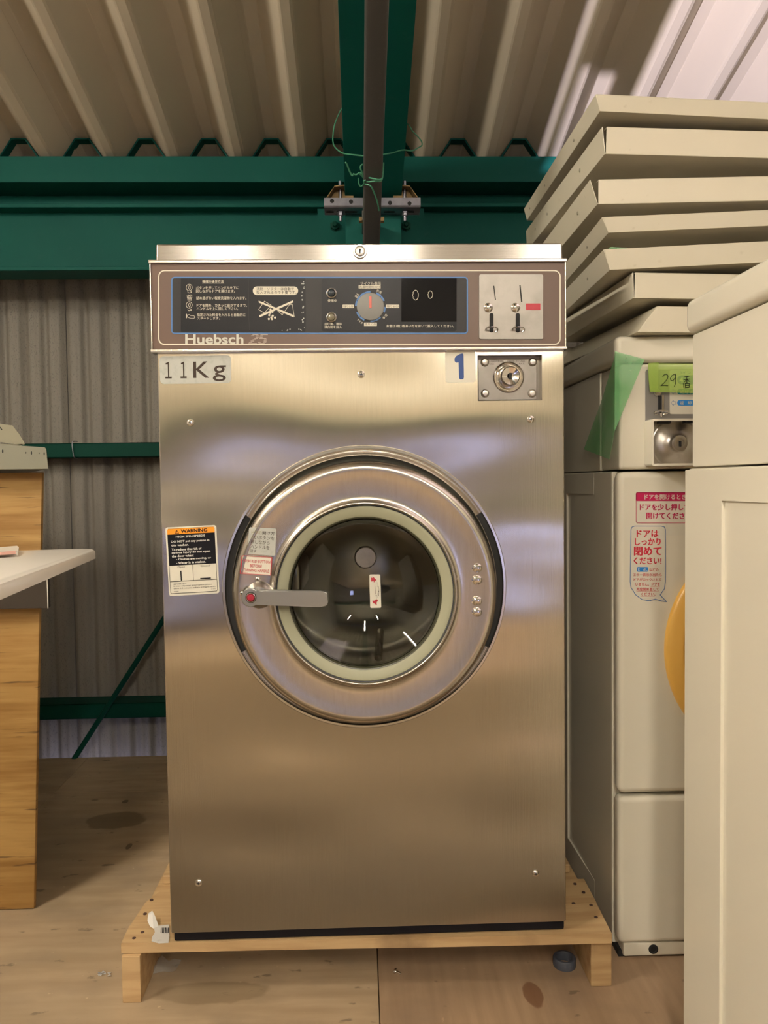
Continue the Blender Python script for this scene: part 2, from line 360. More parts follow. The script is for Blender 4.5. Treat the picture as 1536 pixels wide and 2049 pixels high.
# ---- enclosing walls behind the photographer
def wall(name, x0, x1, y0, y1, z0, z1):
    b = MB(WALLR); b.box(x0, x1, y0, y1, z0, z1); return tag(b.build(name), kind='structure')
wall('wall_left', -3.05, -2.99, -3.6, 2.6, -2.6, 3.4)
wall('wall_right', 3.2, 3.26, -3.6, 2.6, -2.6, 3.4)
wf = thing('wall_front', (0, -3.6, 0), kind='structure')
WIN = [(-1.18, -0.82), (1.08, 1.44)]; wz0, wz1 = 0.12, 0.56
WALLH = mat('rear_wall_cream', (0.50, 0.45, 0.34), 0.7, layers=[((1, 1, 1), 1.5, (0.4, 0.35, 0.26), 0.4, 0.7, 0.8)])
WALLL = mat('rear_wall_grey', (0.27, 0.25, 0.25), 0.7, layers=[((1, 1, 1), 1.5, (0.2, 0.19, 0.2), 0.4, 0.7, 0.8)])
xsx = [-3.0, WIN[0][0], WIN[0][1], WIN[1][0], WIN[1][1], 3.2]
b = MB(WALLL)
for i in range(5):
    if i in (1, 3):
        b.box(xsx[i], xsx[i+1], -3.66, -3.6, -2.6, wz0); b.box(xsx[i], xsx[i+1], -3.66, -3.6, wz1, 1.2)
    else: b.box(xsx[i], xsx[i+1], -3.66, -3.6, -2.6, 1.2)
b.build('wall_panel', wf)
b = MB(WALLH); b.box(-3.0, 3.2, -3.66, -3.6, 1.2, 3.5); b.build('wall_panel', wf)
t = thing('wall_girt', (0, -3.55, 1.2), 'added green channel rail on the unseen wall behind the viewer', 'beam')  # rail added out of view to give the steel a dark reflected band
b = MB(TEALD); b.box(-2.98, 3.19, -3.599, -3.52, 1.17, 1.40, 0.002); b.build('channel', t)
for n, (a, c) in enumerate(WIN):
    wn = thing('window_%d' % (n+1), ((a+c)/2, -3.63, wz0), kind='structure')
    b = MB(WHITEP); b.box(a, c, -3.65, -3.59, wz0, wz0+0.03); b.box(a, c, -3.65, -3.59, wz1-0.03, wz1); b.box(a, a+0.03, -3.65, -3.59, wz0, wz1); b.box(c-0.03, c, -3.65, -3.59, wz0, wz1); b.build('window_frame', wn)
    b = MB(FROST); b.box(a+0.03, c-0.03, -3.635, -3.63, wz0+0.03, wz1-0.03); b.build('pane', wn)

# ================================================================ STEEL FRAME
t = thing('eaves_beam', (0, 2.4, 1.52), 'teal painted H beam running across under the roof purlin', 'beam')
b = MB(TEAL)
b.box(-2.98, 3.19, 2.35, 2.45, 1.707, 1.718, 0.001, 1); b.box(-2.98, 3.19, 2.35, 2.45, 1.522, 1.533, 0.001, 1)
build_split(b, 'flange', t)
b = MB(TEAL); b.box(-2.98, 3.19, 2.396, 2.404, 1.532, 1.708); b.build('web', t)
b = MB(TEAL); b.box(-2.98, 3.19, 2.436, 2.44, 1.7185, 1.7725); b.build('packing_plate', t)
t = thing('roof_purlin', (0, 2.38, 1.773), 'teal box purlin carrying the zigzag roof supports above the eaves beam', 'beam')
b = MB(TEAL); b.box(-2.98, 3.19, 2.33, 2.45, 1.773, 1.849, 0.003, 2); b.build('channel', t)
b = MB(TEAL)
for x in (-2, -1, -0.25, 0.45, 1.2, 2.2): b.box(x-0.03, x+0.03, 2.4405, 2.449, 1.718, 1.773)
build_split(b, 'cleat', t)
zz0 = None
for k in range(-11, 20):
    x = X00+RP*k
    if k == -11:
        o_, i_ = [], []
        b = MB(TEAL)
        O2 = [(-0.0625, 0.0), (-0.0035, 0.0885), (0.0405, 0.0885), (0.0995, 0.0)]
        I2_ = [(-0.058, 0.0), (-0.001, 0.0845), (0.038, 0.0845), (0.095, 0.0)]
        P = O2+I2_[::-1]
        b.prism([V((x+px, 2.415, 1.8495+pz)) for px, pz in P], (0, 0.034, 0)); zz0 = b.build('zigzag_support', t, origin=(x, 2.415, 1.85))
    else: part_copy(zz0, (x, 2.415, 1.85))
def bolt(parent, loc, d, rad=0.012, h=0.01, m=None, mbs=None, shank=0.0, name='bolt'):
    b = MB(m or TEALD); ax = V(d)
    b.lathe(V(loc), ax, [(0, 0), (rad*1.25, 0), (rad*1.25, 0.002), (rad, 0.002), (rad, h), (rad*0.85, h+0.001), (0, h+0.001)], 6)
    if shank: b.lathe(V(loc)+ax*h, ax, [(rad*0.5, 0), (rad*0.5, shank), (rad*0.4, shank+0.002), (0, shank+0.002)], 12)
    return b.build(name, parent)
# column + rafter
CXm = 0.0435
t = thing('steel_column', (CXm, 2.18, 0), 'teal H column standing behind the washer, under the rafter', 'column')
b = MB(TEAL)
b.box(CXm-0.0725, CXm+0.0735, 2.045, 2.054, 0.0, 1.60, 0.001, 1); b.box(CXm-0.0725, CXm+0.0735, 2.336, 2.345, 0.0, 1.77, 0.001, 1); build_split(b, 'flange', t)
b = MB(TEAL); b.box(CXm-0.003, CXm+0.003, 2.054, 2.336, 0, 1.62); b.build('web', t)
b = MB(TEAL); b.box(CXm-0.16, CXm+0.16, 2.3455, 2.3495, 1.54, 1.70); b.build('end_plate', t)
for px in (670, 812): bolt(t, onY(px, 453, 2.345), (0, -1, 0), 0.013, 0.012, TEALD, shank=0.008)
t = thing('roof_rafter', (CXm, 1.5, 1.9), 'teal rafter beam running overhead towards the viewer', 'beam')
def sloped(b, x0, x1, Y0, Y1, o0, o1, bev=0.001):
    b.hexa([V((x0, Y0, rz(Y0, o0))), V((x1, Y0, rz(Y0, o0))), V((x1, Y1, rz(Y1, o0))), V((x0, Y1, rz(Y1, o0))),
            V((x0, Y0, rz(Y0, o1))), V((x1, Y0, rz(Y0, o1))), V((x1, Y1, rz(Y1, o1))), V((x0, Y1, rz(Y1, o1)))], bev, 1)
b = MB(TEAL); sloped(b, CXm-0.0725, CXm+0.0745, -3.55, 2.06, -0.343, -0.334); sloped(b, CXm-0.0725, CXm+0.0745, -3.55, 2.32, -0.110, -0.101); build_split(b, 'flange', t)
b = MB(TEAL); sloped(b, CXm-0.003, CXm+0.003, -3.55, 2.3, -0.334, -0.11); b.build('web', t)
# slotted angle bracket clamped below the rafter
t = thing('clamp_bracket', (CXm, 2.0, 1.57), 'galvanised slotted angle bracket clamped across the rafter below the zigzag strip', 'bracket')
zt, zm, zl = onY(745, 396, 2.0).z, onY(745, 415, 2.0).z, onY(745, 429, 2.0).z
xl, xr = onY(648, 400, 2.0).x, onY(841, 400, 2.0).x
b = MB(GALV)
P = [(1.999, zt), (1.997, zm+0.004), (2.000, zm), (2.004, zm-0.0015), (2.045, zm-0.004+0.0), (2.045, zm-0.001), (2.004, zm+0.0015), (2.0, zm+0.005), (2.002, zt)]
b.prism([V((xl, y, z)) for y, z in P], (xr-xl, 0, 0)); b.build('slotted_angle', t)
b = MB(DARK)
for px, py in ((664, 402), (702, 403.5), (780, 406), (819, 407)):
    c = onY(px, py, 1.9965); b.lathe(c, (0, -1, 0), [(0, 0.0006), (0.0052, 0.0006), (0.0052, 0)], 16)
for x0, x1 in ((652, 667), (690, 714), (768, 790), (815, 829)):
    p = onY((x0+x1)/2, 422, 2.01); w2 = (x1-x0)/2/F*2.02
    b.box(p.x-w2, p.x+w2, 2.02, 2.027, zm-0.0045, zm-0.0035)
build_split(b, 'hole', t, 'black punched holes and slots')
for s_, px in ((-1, 681), (1, 810)):
    c = onY(px, 430, 2.02)
    bolt(t, (c.x, 2.024, zm-0.004), (0, 0, -1), 0.0075, 0.009, GALV, shank=0.012)
    b = MB(GALV); b.lathe((c.x, 2.024, zm), (0, 0, 1), [(0.004, -0.003), (0.004, 0.075)], 10); b.build('threaded_rod', t)
    # folded clamp plate
    b = MB(GALVB); e = xl+0.006 if s_ < 0 else xr-0.006; inn = CXm-0.0725+0.004 if s_ < 0 else CXm+0.0745-0.004
    kx = e+(-s_)*0.018*1.0
    zz = zt+0.001
    P = [(e, zz), (e-s_*0.022, zz+0.030), (inn-s_*0.018, zz+0.034), (inn-s_*0.018, zz+0.031), (e-s_*0.0205, zz+0.027), (e-s_*0.003, zz)]
    b.prism([V((x, 1.999, z)) for x, z in P], (0, 0.042, 0))
    P = [(e-s_*0.004, zz), (e-s_*0.022, zz+0.027), (inn-s_*0.018, zz+0.031), (inn-s_*0.018, zz)]
    b.prism([V((x, 2.03, z)) for x, z in P], (0, 0.003, 0)); build_split(b, 'clamp_plate', t)
# grey square tube
t = thing('grey_square_tube', (0.035, 1.9, 1.45), 'dark grey square tube hanging below the rafter, wrapped with green wire', 'pipe')
A = onY(742, 500, 1.88); B = onY(753.5, 0, 1.31); D = (B-A).normalized(); A0 = A-D*0.03; E1 = A+D*1.75
side = V((1, 0, 0)); side = (side-D*side.dot(D)).normalized(); nn = D.cross(side).normalized()
b = MB(PIPEG); W2 = 0.0198
b.prism([A0+side*x+nn*y for x, y in rr(-W2, W2, -W2, W2, 0.005, 3)], E1-A0); b.build('tube', t)
for s_, px in ((-1, 722), (1, 764)):
    p = onY(px, 440, 1.945); b = MB(GALVB); b.lathe(p, (s_, 0, 0), [(0, -0.006), (0.008, -0.006), (0.008, 0.005), (0, 0.005)], 6); b.build('bolt', t)
b = MB(PIPEG); p = onY(742, 437, 1.95); b.box(p.x-0.0225, p.x-0.0201, 1.93, 2.043, p.z-0.010, p.z+0.012); b.box(p.x+0.0201, p.x+0.0225, 1.93, 2.043, p.z-0.010, p.z+0.012); build_split(b, 'hanger_plate', t)
# wires
def tubeY(y):
    lo, hi = 0.0, 1.0
    for _ in range(30):
        mid = (lo+hi)/2; p = A+(B-A)*mid-EYE; yy = CY-F*p.dot(up)/p.dot(fw)
        if yy > y: lo = mid
        else: hi = mid
    return (A+(B-A)*lo).y
def wire(name, pts, r, m, label, rel=True):
    b = MB(m); b.tube([onY(x, y, tubeY(y)+(Y-1.73)*0.7-0.012 if Y > 1.70 else tubeY(y)-0.040) if rel else onY(x, y, Y) for x, y, Y in pts], r, 6, 2); return b
t = thing('binding_wire', onY(730, 360, 1.7), 'light green twisted wire knotted round the grey square tube', 'wire')
for pts in ([(729, 363, 1.73), (732, 354, 1.73), (745, 357, 1.69), (763, 361, 1.70), (766, 350, 1.74), (767, 325, 1.77)],
            [(729, 363, 1.73), (738, 364, 1.69), (752, 362, 1.69), (764, 363, 1.71), (766, 345, 1.74)],
            [(731, 358, 1.72), (724, 345, 1.72), (720, 334, 1.73), (724, 329, 1.73), (728, 329, 1.74)],
            [(731, 360, 1.72), (722, 347, 1.72), (716, 345, 1.72), (725, 352, 1.72), (731, 364, 1.72)],
            [(730, 368, 1.71), (742, 371, 1.69), (748, 385, 1.69), (755, 404, 1.69), (758, 421, 1.69)],
            [(717, 356, 1.73), (717, 368, 1.72), (722, 374, 1.72), (729, 368, 1.71), (727, 362, 1.71), (732, 360, 1.71)],
            [(706, 348, 1.73), (712, 350, 1.73), (717, 347, 1.73), (722, 346, 1.72)],
            [(691, 325, 1.74), (694, 328, 1.74), (698, 340, 1.74), (704, 353, 1.73), (708, 348, 1.73)]):
    wire('', pts, 0.0017, WIREG, '').build('wire_strand', t)
b = wire('', [(687, 214, 1.9), (680, 222, 1.9), (669, 249, 1.9), (667, 262, 1.9), (665, 284, 1.9), (670, 296, 1.88), (684, 307, 1.85), (700, 309, 1.80), (727, 312, 1.73), (745, 315, 1.75), (766, 309, 1.73), (786, 306, 1.80), (806, 299, 1.85), (824, 303, 1.88), (836, 296, 1.9), (845, 291, 1.9), (843, 282, 1.9), (838, 276, 1.9), (830, 267, 1.9), (824, 262, 1.9), (818, 249, 1.9), (806, 244, 1.93)], 0.0016, WIREG, '', False)
tag(b.build('looped_wire'), 'thin wire looped loosely across the rafter above the bracket', 'wire')
# girts, brace
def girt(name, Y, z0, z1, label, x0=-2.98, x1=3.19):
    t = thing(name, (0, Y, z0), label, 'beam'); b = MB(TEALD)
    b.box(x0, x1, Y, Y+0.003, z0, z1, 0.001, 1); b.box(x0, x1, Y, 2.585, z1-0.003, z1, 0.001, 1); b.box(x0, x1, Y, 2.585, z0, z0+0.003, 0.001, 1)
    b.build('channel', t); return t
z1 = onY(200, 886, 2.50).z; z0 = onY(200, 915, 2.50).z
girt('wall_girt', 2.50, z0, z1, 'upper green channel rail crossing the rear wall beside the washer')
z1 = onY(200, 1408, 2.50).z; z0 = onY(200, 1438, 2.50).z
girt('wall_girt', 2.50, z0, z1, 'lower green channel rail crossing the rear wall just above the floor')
b = MB(TEALD); a = onY(148, 1520, 2.495); c = onY(420, 1096, 2.495); a = V((a.x, 2.497, a.z)); c = V((c.x, 2.497, c.z))
a2 = a+(a-c).normalized()*0.02; b.tube([a2+V((0, -0.012, 0)), c+V((0, -0.012, 0))], 0.0085, 10)
tag(b.build('brace_rod'), 'thin green diagonal brace rod in front of the rear wall', 'rod')
b = MB(GALV); b.tube([onY(152, 883, 2.50)+V((0, 0.01, 0)), onY(145, 882.5, 2.493), onY(144, 890, 2.492), onY(146, 905, 2.492), onY(148, 916, 2.493), onY(150, 917, 2.5)+V((0, 0.02, 0))], 0.0016, 6, 1)
tag(b.build('wire_tie'), 'pale wire tie looped round the upper green rail', 'wire')
# fluorescent battens behind the photographer (they light the place; rear pair added for reflections)
for i, (x, y, z) in enumerate(((0.06, -0.95, 1.96), (-1.6, 0.25, 2.1), (1.3, -2.6, 2.25), (-0.9, -2.7, 2.3))):
    t = thing('batten_lamp', (x, y, z), ('warm fluorescent batten lamp above the viewer', 'warm fluorescent batten lamp on the left side of the room', 'added warm batten lamp at the rear right, brightening the steel reflections', 'added warm batten lamp near the wall behind the viewer, for the steel reflections')[i], 'lamp')
    b = MB(WHITEP); b.box(x-0.06, x+0.06, y-0.45, y+0.45, z+0.03, z+0.07, 0.005); b.build('housing', t)
    b = MB(TUBE); b.lathe((x, y-0.42, z), (0, 1, 0), [(0, 0), (0.016, 0), (0.016, 0.84), (0, 0.84)], 16); b.build('tube', t)
    b = MB(GALV)
    for dy in (-0.35, 0.35): b.tube([(x, y+dy, z+0.07), (x, y+dy, rz(y+dy)+0.02)], 0.004, 6)
    build_split(b, 'hanging_rod', t)

# added hooded floodlight behind the viewer; its openings shape light and shadow on the roof
t = thing('added_flood_lamp', (FL.x, FL.y, 0), 'added hooded floodlight behind the viewer, shaping the cool light on the roof', 'lamp')
def fk(x, y, k=0.11): return FL+(V((x, y, rz(y)))-FL)*k
b = MB(BLACK); hl, hr, hn, hf = 0.765, 3.1, -0.5, 2.22
for q in ((fk(-3, -3), fk(0.556, -3), fk(0.556, 5), fk(-3, 5)), (fk(0.584, -3), fk(hl, -3), fk(hl, 2.05), fk(0.584, 2.05)), (fk(0.584, 2.05), fk(0.602, 2.05), fk(0.602, 5), fk(0.584, 5)), (fk(0.692, 2.05), fk(hl, 2.05), fk(hl, 5), fk(0.692, 5)), (fk(0.556, -3), fk(0.584, -3), fk(0.584, 0.9), fk(0.556, 0.9)), (fk(0.556, 2.43), fk(0.584, 2.43), fk(0.584, 5), fk(0.556, 5)), (fk(0.602, 2.5), fk(0.692, 2.5), fk(0.692, 5), fk(0.602, 5)), (fk(hr, -3), fk(5, -3), fk(5, 5), fk(hr, 5)), (fk(hl, -3), fk(hr, -3), fk(hr, hn), fk(hl, hn)), (fk(hl, hf), fk(hr, hf), fk(hr, 5), fk(hl, 5))):
    b.prism(q, (0, 0, 0.003))
R4 = [fk(-3, -3), fk(5, -3), fk(5, 5), fk(-3, 5)]; 
for k in range(4):
    p, q = R4[k], R4[(k+1) % 4]; b.prism([p, q, V((q.x, q.y, 0.02)), V((p.x, p.y, 0.02))], (V((FL.x, FL.y, 0))-V(((p.x+q.x)/2, (p.y+q.y)/2, 0))).normalized()*-0.003)
b.build('hood', t)
b = MB(DARK); b.box(FL.x-0.4, FL.x+0.9, FL.y-0.25, FL.y+1.0, 0.0, 0.019, 0.002); b.build('foot', t)

# ================================================================ WASHER
YF = 1.29
W = thing('coin_washer', (0.006, 1.6, 0.105), 'large stainless steel front loading coin washer standing on the wooden pallet', 'washing machine')
XL, XR = -0.332, 0.345; ZB, ZP0, ZP1, ZT = 0.118, 1.100, 1.245, 1.2755
pf = lambda off=0, Y=YF: (lambda a, b: (lambda p: V((p.x, p.y-off, p.z)))(onY(a, b, Y)))
dc = onY(730, 1174, YF); DR = 0.2372
# front sheet with a round opening and the lock recess
b = MB(STEEL); n = 128
ZU = 1.012
def ray_rect(a):
    ca, sa = cos(a), sin(a); t = 9
    if ca > 1e-9: t = min(t, (XR-0.002-dc.x)/ca)
    if ca < -1e-9: t = min(t, (XL+0.002-dc.x)/ca)
    if sa > 1e-9: t = min(t, (ZU-dc.z)/sa)
    if sa < -1e-9: t = min(t, (ZB-dc.z)/sa)
    return (dc.x+ca*t, dc.z+sa*t)
angs = sorted([2*pi*i/n for i in range(n)]+[atan2(z-dc.z, x-dc.x) % (2*pi) for x in (XL+0.002, XR-0.002) for z in (ZB, ZU)])
ro = DR-0.0005
I = [b.bm.verts.new((dc.x+ro*cos(a), YF, dc.z+ro*sin(a))) for a in angs]
I2 = [b.bm.verts.new((dc.x+ro*cos(a), YF+0.02, dc.z+ro*sin(a))) for a in angs]
O = [b.bm.verts.new((ray_rect(a)[0], YF, ray_rect(a)[1])) for a in angs]
for i in range(len(angs)):
    j = (i+1) % len(angs); b.bm.faces.new((I[i], I[j], O[j], O[i])); b.bm.faces.new((I[i], I[j], I2[j], I2[i]))
la, lb = onY(955, 711, YF), onY(1084, 801, YF); hx0, hx1, hz1, hz0 = la.x, lb.x, la.z, lb.z
def sheet(x0, x1, z0, z1): b.face([(x0, YF, z0), (x1, YF, z0), (x1, YF, z1), (x0, YF, z1)])
sheet(XL+0.002, hx0, ZU, ZP0); sheet(hx1, XR-0.002, ZU, ZP0); sheet(hx0, hx1, hz1, ZP0)
if hz0 > ZU: sheet(hx0, hx1, ZU, hz0)
for q in (((hx0, hz0), (hx1, hz0)), ((hx1, hz0), (hx1, hz1)), ((hx1, hz1), (hx0, hz1)), ((hx0, hz1), (hx0, hz0))):
    (xa, za), (xb, zb) = q; b.face([(xa, YF, za), (xb, YF, zb), (xb, YF+0.021, zb), (xa, YF+0.021, za)])
b.build('front_panel', W, recalc=True)
b = MB(STEELP)       # folded cabinet edges and sides
b.box(XL, XL+0.004, YF+0.001, 2.0, ZB, ZP0, 0.0015); b.box(XR-0.004, XR, YF+0.001, 2.0, ZB, ZP0, 0.0015)
b.box(XL+0.004, XR-0.004, 1.996, 2.0, ZB, ZP1)
build_split(b, 'side_panel', W)
b = MB(BLACK); b.box(XL+0.004, XR-0.002, YF+0.004, 1.99, 0.1008, ZB+0.002, 0.003); b.build('base_frame', W)
# lid
b = MB(LIDS); x0, x1 = onY(310, 505, YF).x, onY(1127, 505, YF).x
b.hexa([V((x0, YF+0.003, ZP1)), V((x1, YF+0.003, ZP1)), V((x1, 2.0, ZP1)), V((x0, 2.0, ZP1)), V((x0+0.001, YF+0.003, ZT)), V((x1-0.001, YF+0.003, ZT)), V((x1-0.002, 1.996, ZT)), V((x0+0.002, 1.996, ZT))], 0.003, 3)
b.build('lid', W)
def lock_small(c, r, m, parent, name='key_lock'):
    b = MB(m); b.lathe(c, (0, -1, 0), [(r, 0), (r, 0.003), (r*0.92, 0.0045), (r*0.76, 0.0045), (r*0.7, 0.0035), (r*0.66, 0.0055), (r*0.5, 0.006), (0, 0.006)], 32)
    b.use(DARK); f = lambda a, bb: V((c[0]+a, c[1]-0.0064, c[2]-bb))
    b.disc(0, -r*0.14, r*0.16, f, 12); b.poly([(-r*0.12, -0.05*r), (r*0.12, -0.05*r), (r*0.05, 0.42*r), (-0.05*r, 0.42*r)], f); return b.build(name, parent)
lock_small(onY(720, 504, YF+0.004), 0.0118, SATIN, W)
# control panel
cpz0, cpz1 = ZP0, ZP1
b = MB(BROWN); b.box(XL-0.006, XR+0.001, YF-0.004, YF+0.03, cpz0+0.001, cpz1-0.002, 0.0015); cp = b.build('control_panel', W, 'brown control fascia with cream and blue outlines')
b = MB(STEELP)
b.box(XL-0.0085, XR+0.003, YF-0.0085, YF+0.02, cpz1-0.004, cpz1+0.0018, 0.0012); b.box(XL-0.0085, XR+0.003, YF-0.0085, YF+0.02, cpz0-0.0035, cpz0+0.0018, 0.0012)
b.box(XL-0.0075, XL-0.0055, YF-0.006, YF+0.02, cpz0, cpz1, 0.0005); b.box(XR, XR+0.002, YF-0.006, YF+0.02, cpz0, cpz1, 0.0005)
build_split(b, 'trim_rail', W, 'bright steel edging rails')
f1 = pf(0.0003, YF-0.004)
def ringframe(b, x0, x1, y0, y1, r, wd, fn):
    o = [fn(a, c) for a, c in rr(x0, x1, y0, y1, r)]; i = [fn(a, c) for a, c in rr(x0+wd, x1-wd, y0+wd, y1-wd, max(r-wd, 0.5))]
    b.frame(o, i, (0, -0.0002, 0))
b = MB(CREAMI); ringframe(b, 316.5, 1121.5, 540.5, 690.5, 13, 2.4, f1); b.build('outline', cp, 'cream rounded outline')
b = MB(CHAR); b.prism([f1(a, c) for a, c in rr(345, 934, 556, 667, 6)], (0, -0.0002, 0))
b.use(BLUE); ringframe(b, 342.5, 936, 554, 668.5, 7, 2.6, pf(0.0006, YF-0.004)); b.build('label_field', cp, 'dark grey field with blue outline')
fl2 = pf(0.0011, YF-0.004); fl3 = pf(0.0009, YF-0.004)
b = MB(BLACK); b.prism([fl3(a, c) for a, c in rr(362, 611, 557, 664, 2)], (0, -0.0002, 0))
b.use(CHAR); b.stroke([(497, 560), (498, 640), (499, 661)], 0.7, pf(0.0013, YF-0.004))
b.use(CREAMI)
T = lambda s_, x0_, x1_, y0_, y1_, **k: b.text(s_, fl2b, x0_, x1_, y0_, y1_, **k)
fl2b = pf(0.0014, YF-0.004)
cz = lambda x, y: (300+x*0.27344, 480+y*0.27344)
def TZ(s_, x0_, x1_, y0_, y1_, **k):
    a0, c0 = cz(x0_, y0_); a1, c1 = cz(x1_, y1_); b.text(s_, fl2b, a0, a1, c0, c1, **k)
def SZ(pts, wd, close=False): b.stroke([cz(*p) for p in pts], wd, fl2b, close)
TZ('機械の操作方法', 384, 540, 295, 316, bold=0.02); SZ([(382, 319), (542, 319)], 0.5)
TZ('ボタンを押してハンドルを下に', 338, 650, 341, 363, bold=0.015); TZ('回しながらドアを開けます。', 338, 622, 365, 388, bold=0.015)
TZ('詰め過ぎない程度洗濯物を入れます。', 340, 705, 416, 439, bold=0.015)
TZ('ドアを閉め、カチッと音がするまで、', 343, 710, 469, 492, bold=0.015); TZ('ハンドルを上に回して下さい。', 343, 645, 493, 516, bold=0.015)
TZ('指定された料金を入れると自動的に', 345, 699, 538, 561, bold=0.015); TZ('スタートします。', 347, 512, 565, 585, bold=0.015)
for cyy in (350, 478):
    P = [(288+22*cos(a*pi/9), cyy+24*sin(a*pi/9)) for a in range(18)]; SZ(P, 0.9, True); SZ([(288, cyy-14), (282, cyy+2), (290, cyy+16)], 0.9); SZ([(296, cyy-12), (296, cyy+10)], 0.9)
for y_ in (385, 515): SZ([(276, y_-4), (286, y_+5), (300, y_+2), (303, y_-5)], 0.8); SZ([(296, y_-8), (305, y_-3), (303, y_+4)], 0.6)
for k in range(4): SZ([(270+k*0.0+k*3, 413+k*10), (312-k*3+0, 413+k*10)], 0.7)
for k in range(4): SZ([(272+k*12, 410), (279+k*8, 446)], 0.7)
SZ([(276, 412), (283, 404), (291, 410), (300, 403), (308, 411)], 0.9)
SZ([(268, 545), (268, 572)], 1.6); SZ([(275, 550), (276, 568), (300, 576), (322, 576), (332, 567), (322, 556), (300, 556), (288, 548), (278, 550)], 0.8)
# no-detergent pictogram
b.poly([cz(*p) for p in rr(753, 1084, 342, 405, 30)], fl2b)
b.use(BLACK); fl2b_ = fl2b; fl2b = pf(0.0016, YF-0.004)
TZ('洗剤・ソフターは自動で', 780, 1054, 349, 372); TZ('投入されるので不要です。', 779, 1072, 375, 398)
fl2b = fl2b_; b.use(CREAMI)
SZ([(838, 450), (795, 512), (838, 535), (888, 480), (838, 450)], 0.9)
SZ([(935, 520), (968, 550), (1020, 475), (1042, 475), (1056, 565)], 0.9)
b.poly([cz(*p) for p in ((795, 446), (1052, 552), (1052, 568), (797, 460))], fl2b); b.poly([cz(*p) for p in ((1046, 444), (1050, 458), (803, 568), (800, 553))], fl2b)
for x, y in ((882, 512), (896, 527), (873, 552), (898, 556), (888, 569), (915, 570), (870, 580), (893, 581), (880, 536)): b.disc(*cz(x, y), 2.2, fl2b, 10)
b.use(LABELG)
for i in range(26):
    e = random.random(); x = 1108+random.random()*24 if e < .6 else 960+random.random()*150; y = 300+random.random()*360 if e < .6 else 650+random.random()*15
    b.disc(*cz(x, y), 0.7+random.random()*1.1, fl2b, 7)
b.build('instruction_sticker', cp, 'black instruction sticker with cream Japanese lettering')
# right sticker with dial
b = MB(BLACK); b.prism([fl3(a, c) for a, c in rr(643, 913, 558, 663, 4)], (0, -0.0002, 0))
b.use(BLACKG); b.prism([pf(0.0012, YF-0.004)(a, c) for a, c in rr(802.5, 913, 557, 644, 1)], (0, -0.0002, 0))
b.use(CREAMI); ck = 520/1536
cz = lambda x, y: (620+x*ck, 480+y*ck)
TZ('使用中', 105, 158, 352, 370, bold=0.01); TZ('点灯後、液体', 85, 188, 490, 505, bold=0.01); TZ('漂白剤を投入', 85, 188, 508, 525, bold=0.01)
TZ('サイクル表示', 297, 419, 250, 268, bold=0.01)
for bx in ((287, 417, 269, 289), (193, 259, 384, 404), (449, 527, 384, 404), (319, 395, 490, 510)):
    b.poly([cz(*p) for p in rr(*bx, 2)], fl2b)
TZ('お金は1枚1枚あいだをおいて投入してください。', 451, 850, 502, 518, bold=0.015)
TZ('脱水', 264, 292, 320, 340, rot=-0.9); TZ('予洗', 390, 425, 298, 315, rot=0.5); TZ('本洗', 425, 460, 446, 462, rot=-0.8); TZ('すすぎ', 276, 316, 476, 490, rot=0.7)
b.use(BLACK); fl2b = pf(0.0016, YF-0.004)
TZ('洗濯時間約30分', 291, 413, 272, 287); TZ('残り5分', 197, 256, 387, 401); TZ('残り20分', 453, 524, 387, 401); TZ('残り12分', 323, 392, 493, 507)
fl2b = fl2b_
b.use(BLUE)
cx_, cy_ = cz(357, 395)
for k in range(16):
    if k in (0, 5, 8, 11, 3): continue
    a0, a1 = -pi/2+k*pi/8+0.03, -pi/2+(k+1)*pi/8+0.0
    b.poly([(cx_+31*cos(a), cy_+31*sin(a)) for a in (a0, (a0+a1)/2, a1)]+[(cx_+27.5*cos(a), cy_+27.5*sin(a)) for a in (a1, (a0+a1)/2, a0)], fl2b)
b.build('dial_sticker', cp, 'black dial sticker with glossy rectangle and Japanese lettering')
b = MB(mat('dial_grey', (0.17, 0.165, 0.15), 0.4)); c = onY(cx_, cy_, YF-0.0055)
b.lathe(c, (0, -1, 0), [(0.0226, 0), (0.0226, 0.0012), (0.0215, 0.0018), (0.0155, 0.0018), (0.0148, 0.0022), (0, 0.0022)], 48)
b.use(mat('dial_pointer', (0.62, 0.13, 0.09), 0.4)); b.box(c.x-0.0021, c.x+0.0021, c.y-0.003, c.y-0.002, c.z-0.003, c.z+0.017, 0.0006); b.build('cycle_dial', cp, 'grey cycle dial with red pointer')
for (x, y), m_ in (((663, 587), LENS), ((663, 635), mat('amber_lens', (0.22, 0.2, 0.14), 0.1))):
    c = onY(x, y, YF-0.0055); b = MB(SATIN); b.lathe(c, (0, -1, 0), [(0.0083, 0), (0.0083, 0.002), (0.0068, 0.003), (0.0058, 0.002), (0.0058, 0)], 28)
    b.use(m_); b.lathe(c, (0, -1, 0), [(0.0058, 0.001), (0.0052, 0.0035), (0.003, 0.0052), (0, 0.0058)], 24); b.build('indicator_lamp', cp)
b = MB(CREAMI)      # screw-hole rings under the glossy cover
for x, y, rx, ry in ((831, 591, 6, 10.5), (860.5, 590, 5, 8)):
    b.frame([fl2b(x+rx*cos(a*pi/10)+0.6*sin(a*3), y+ry*sin(a*pi/10)) for a in range(20)], [fl2b(x+(rx-0.9)*cos(a*pi/10)+0.5*sin(a*3), y+(ry-1.2)*sin(a*pi/10)) for a in range(20)], (0, -0.0002, 0))
build_split(b, 'hole_rim', cp)
fb = pf(0.0006, YF-0.004)
b = MB(mat('logo_grey', (0.55, 0.54, 0.47), 0.5)); b.text('Huebsch', fb, 370.5, 487, 669, 688.5, bold=0.022, res=4); b.build('lettering', cp)
b = MB(mat('logo_stripe', (0.50, 0.40, 0.33), 0.5))
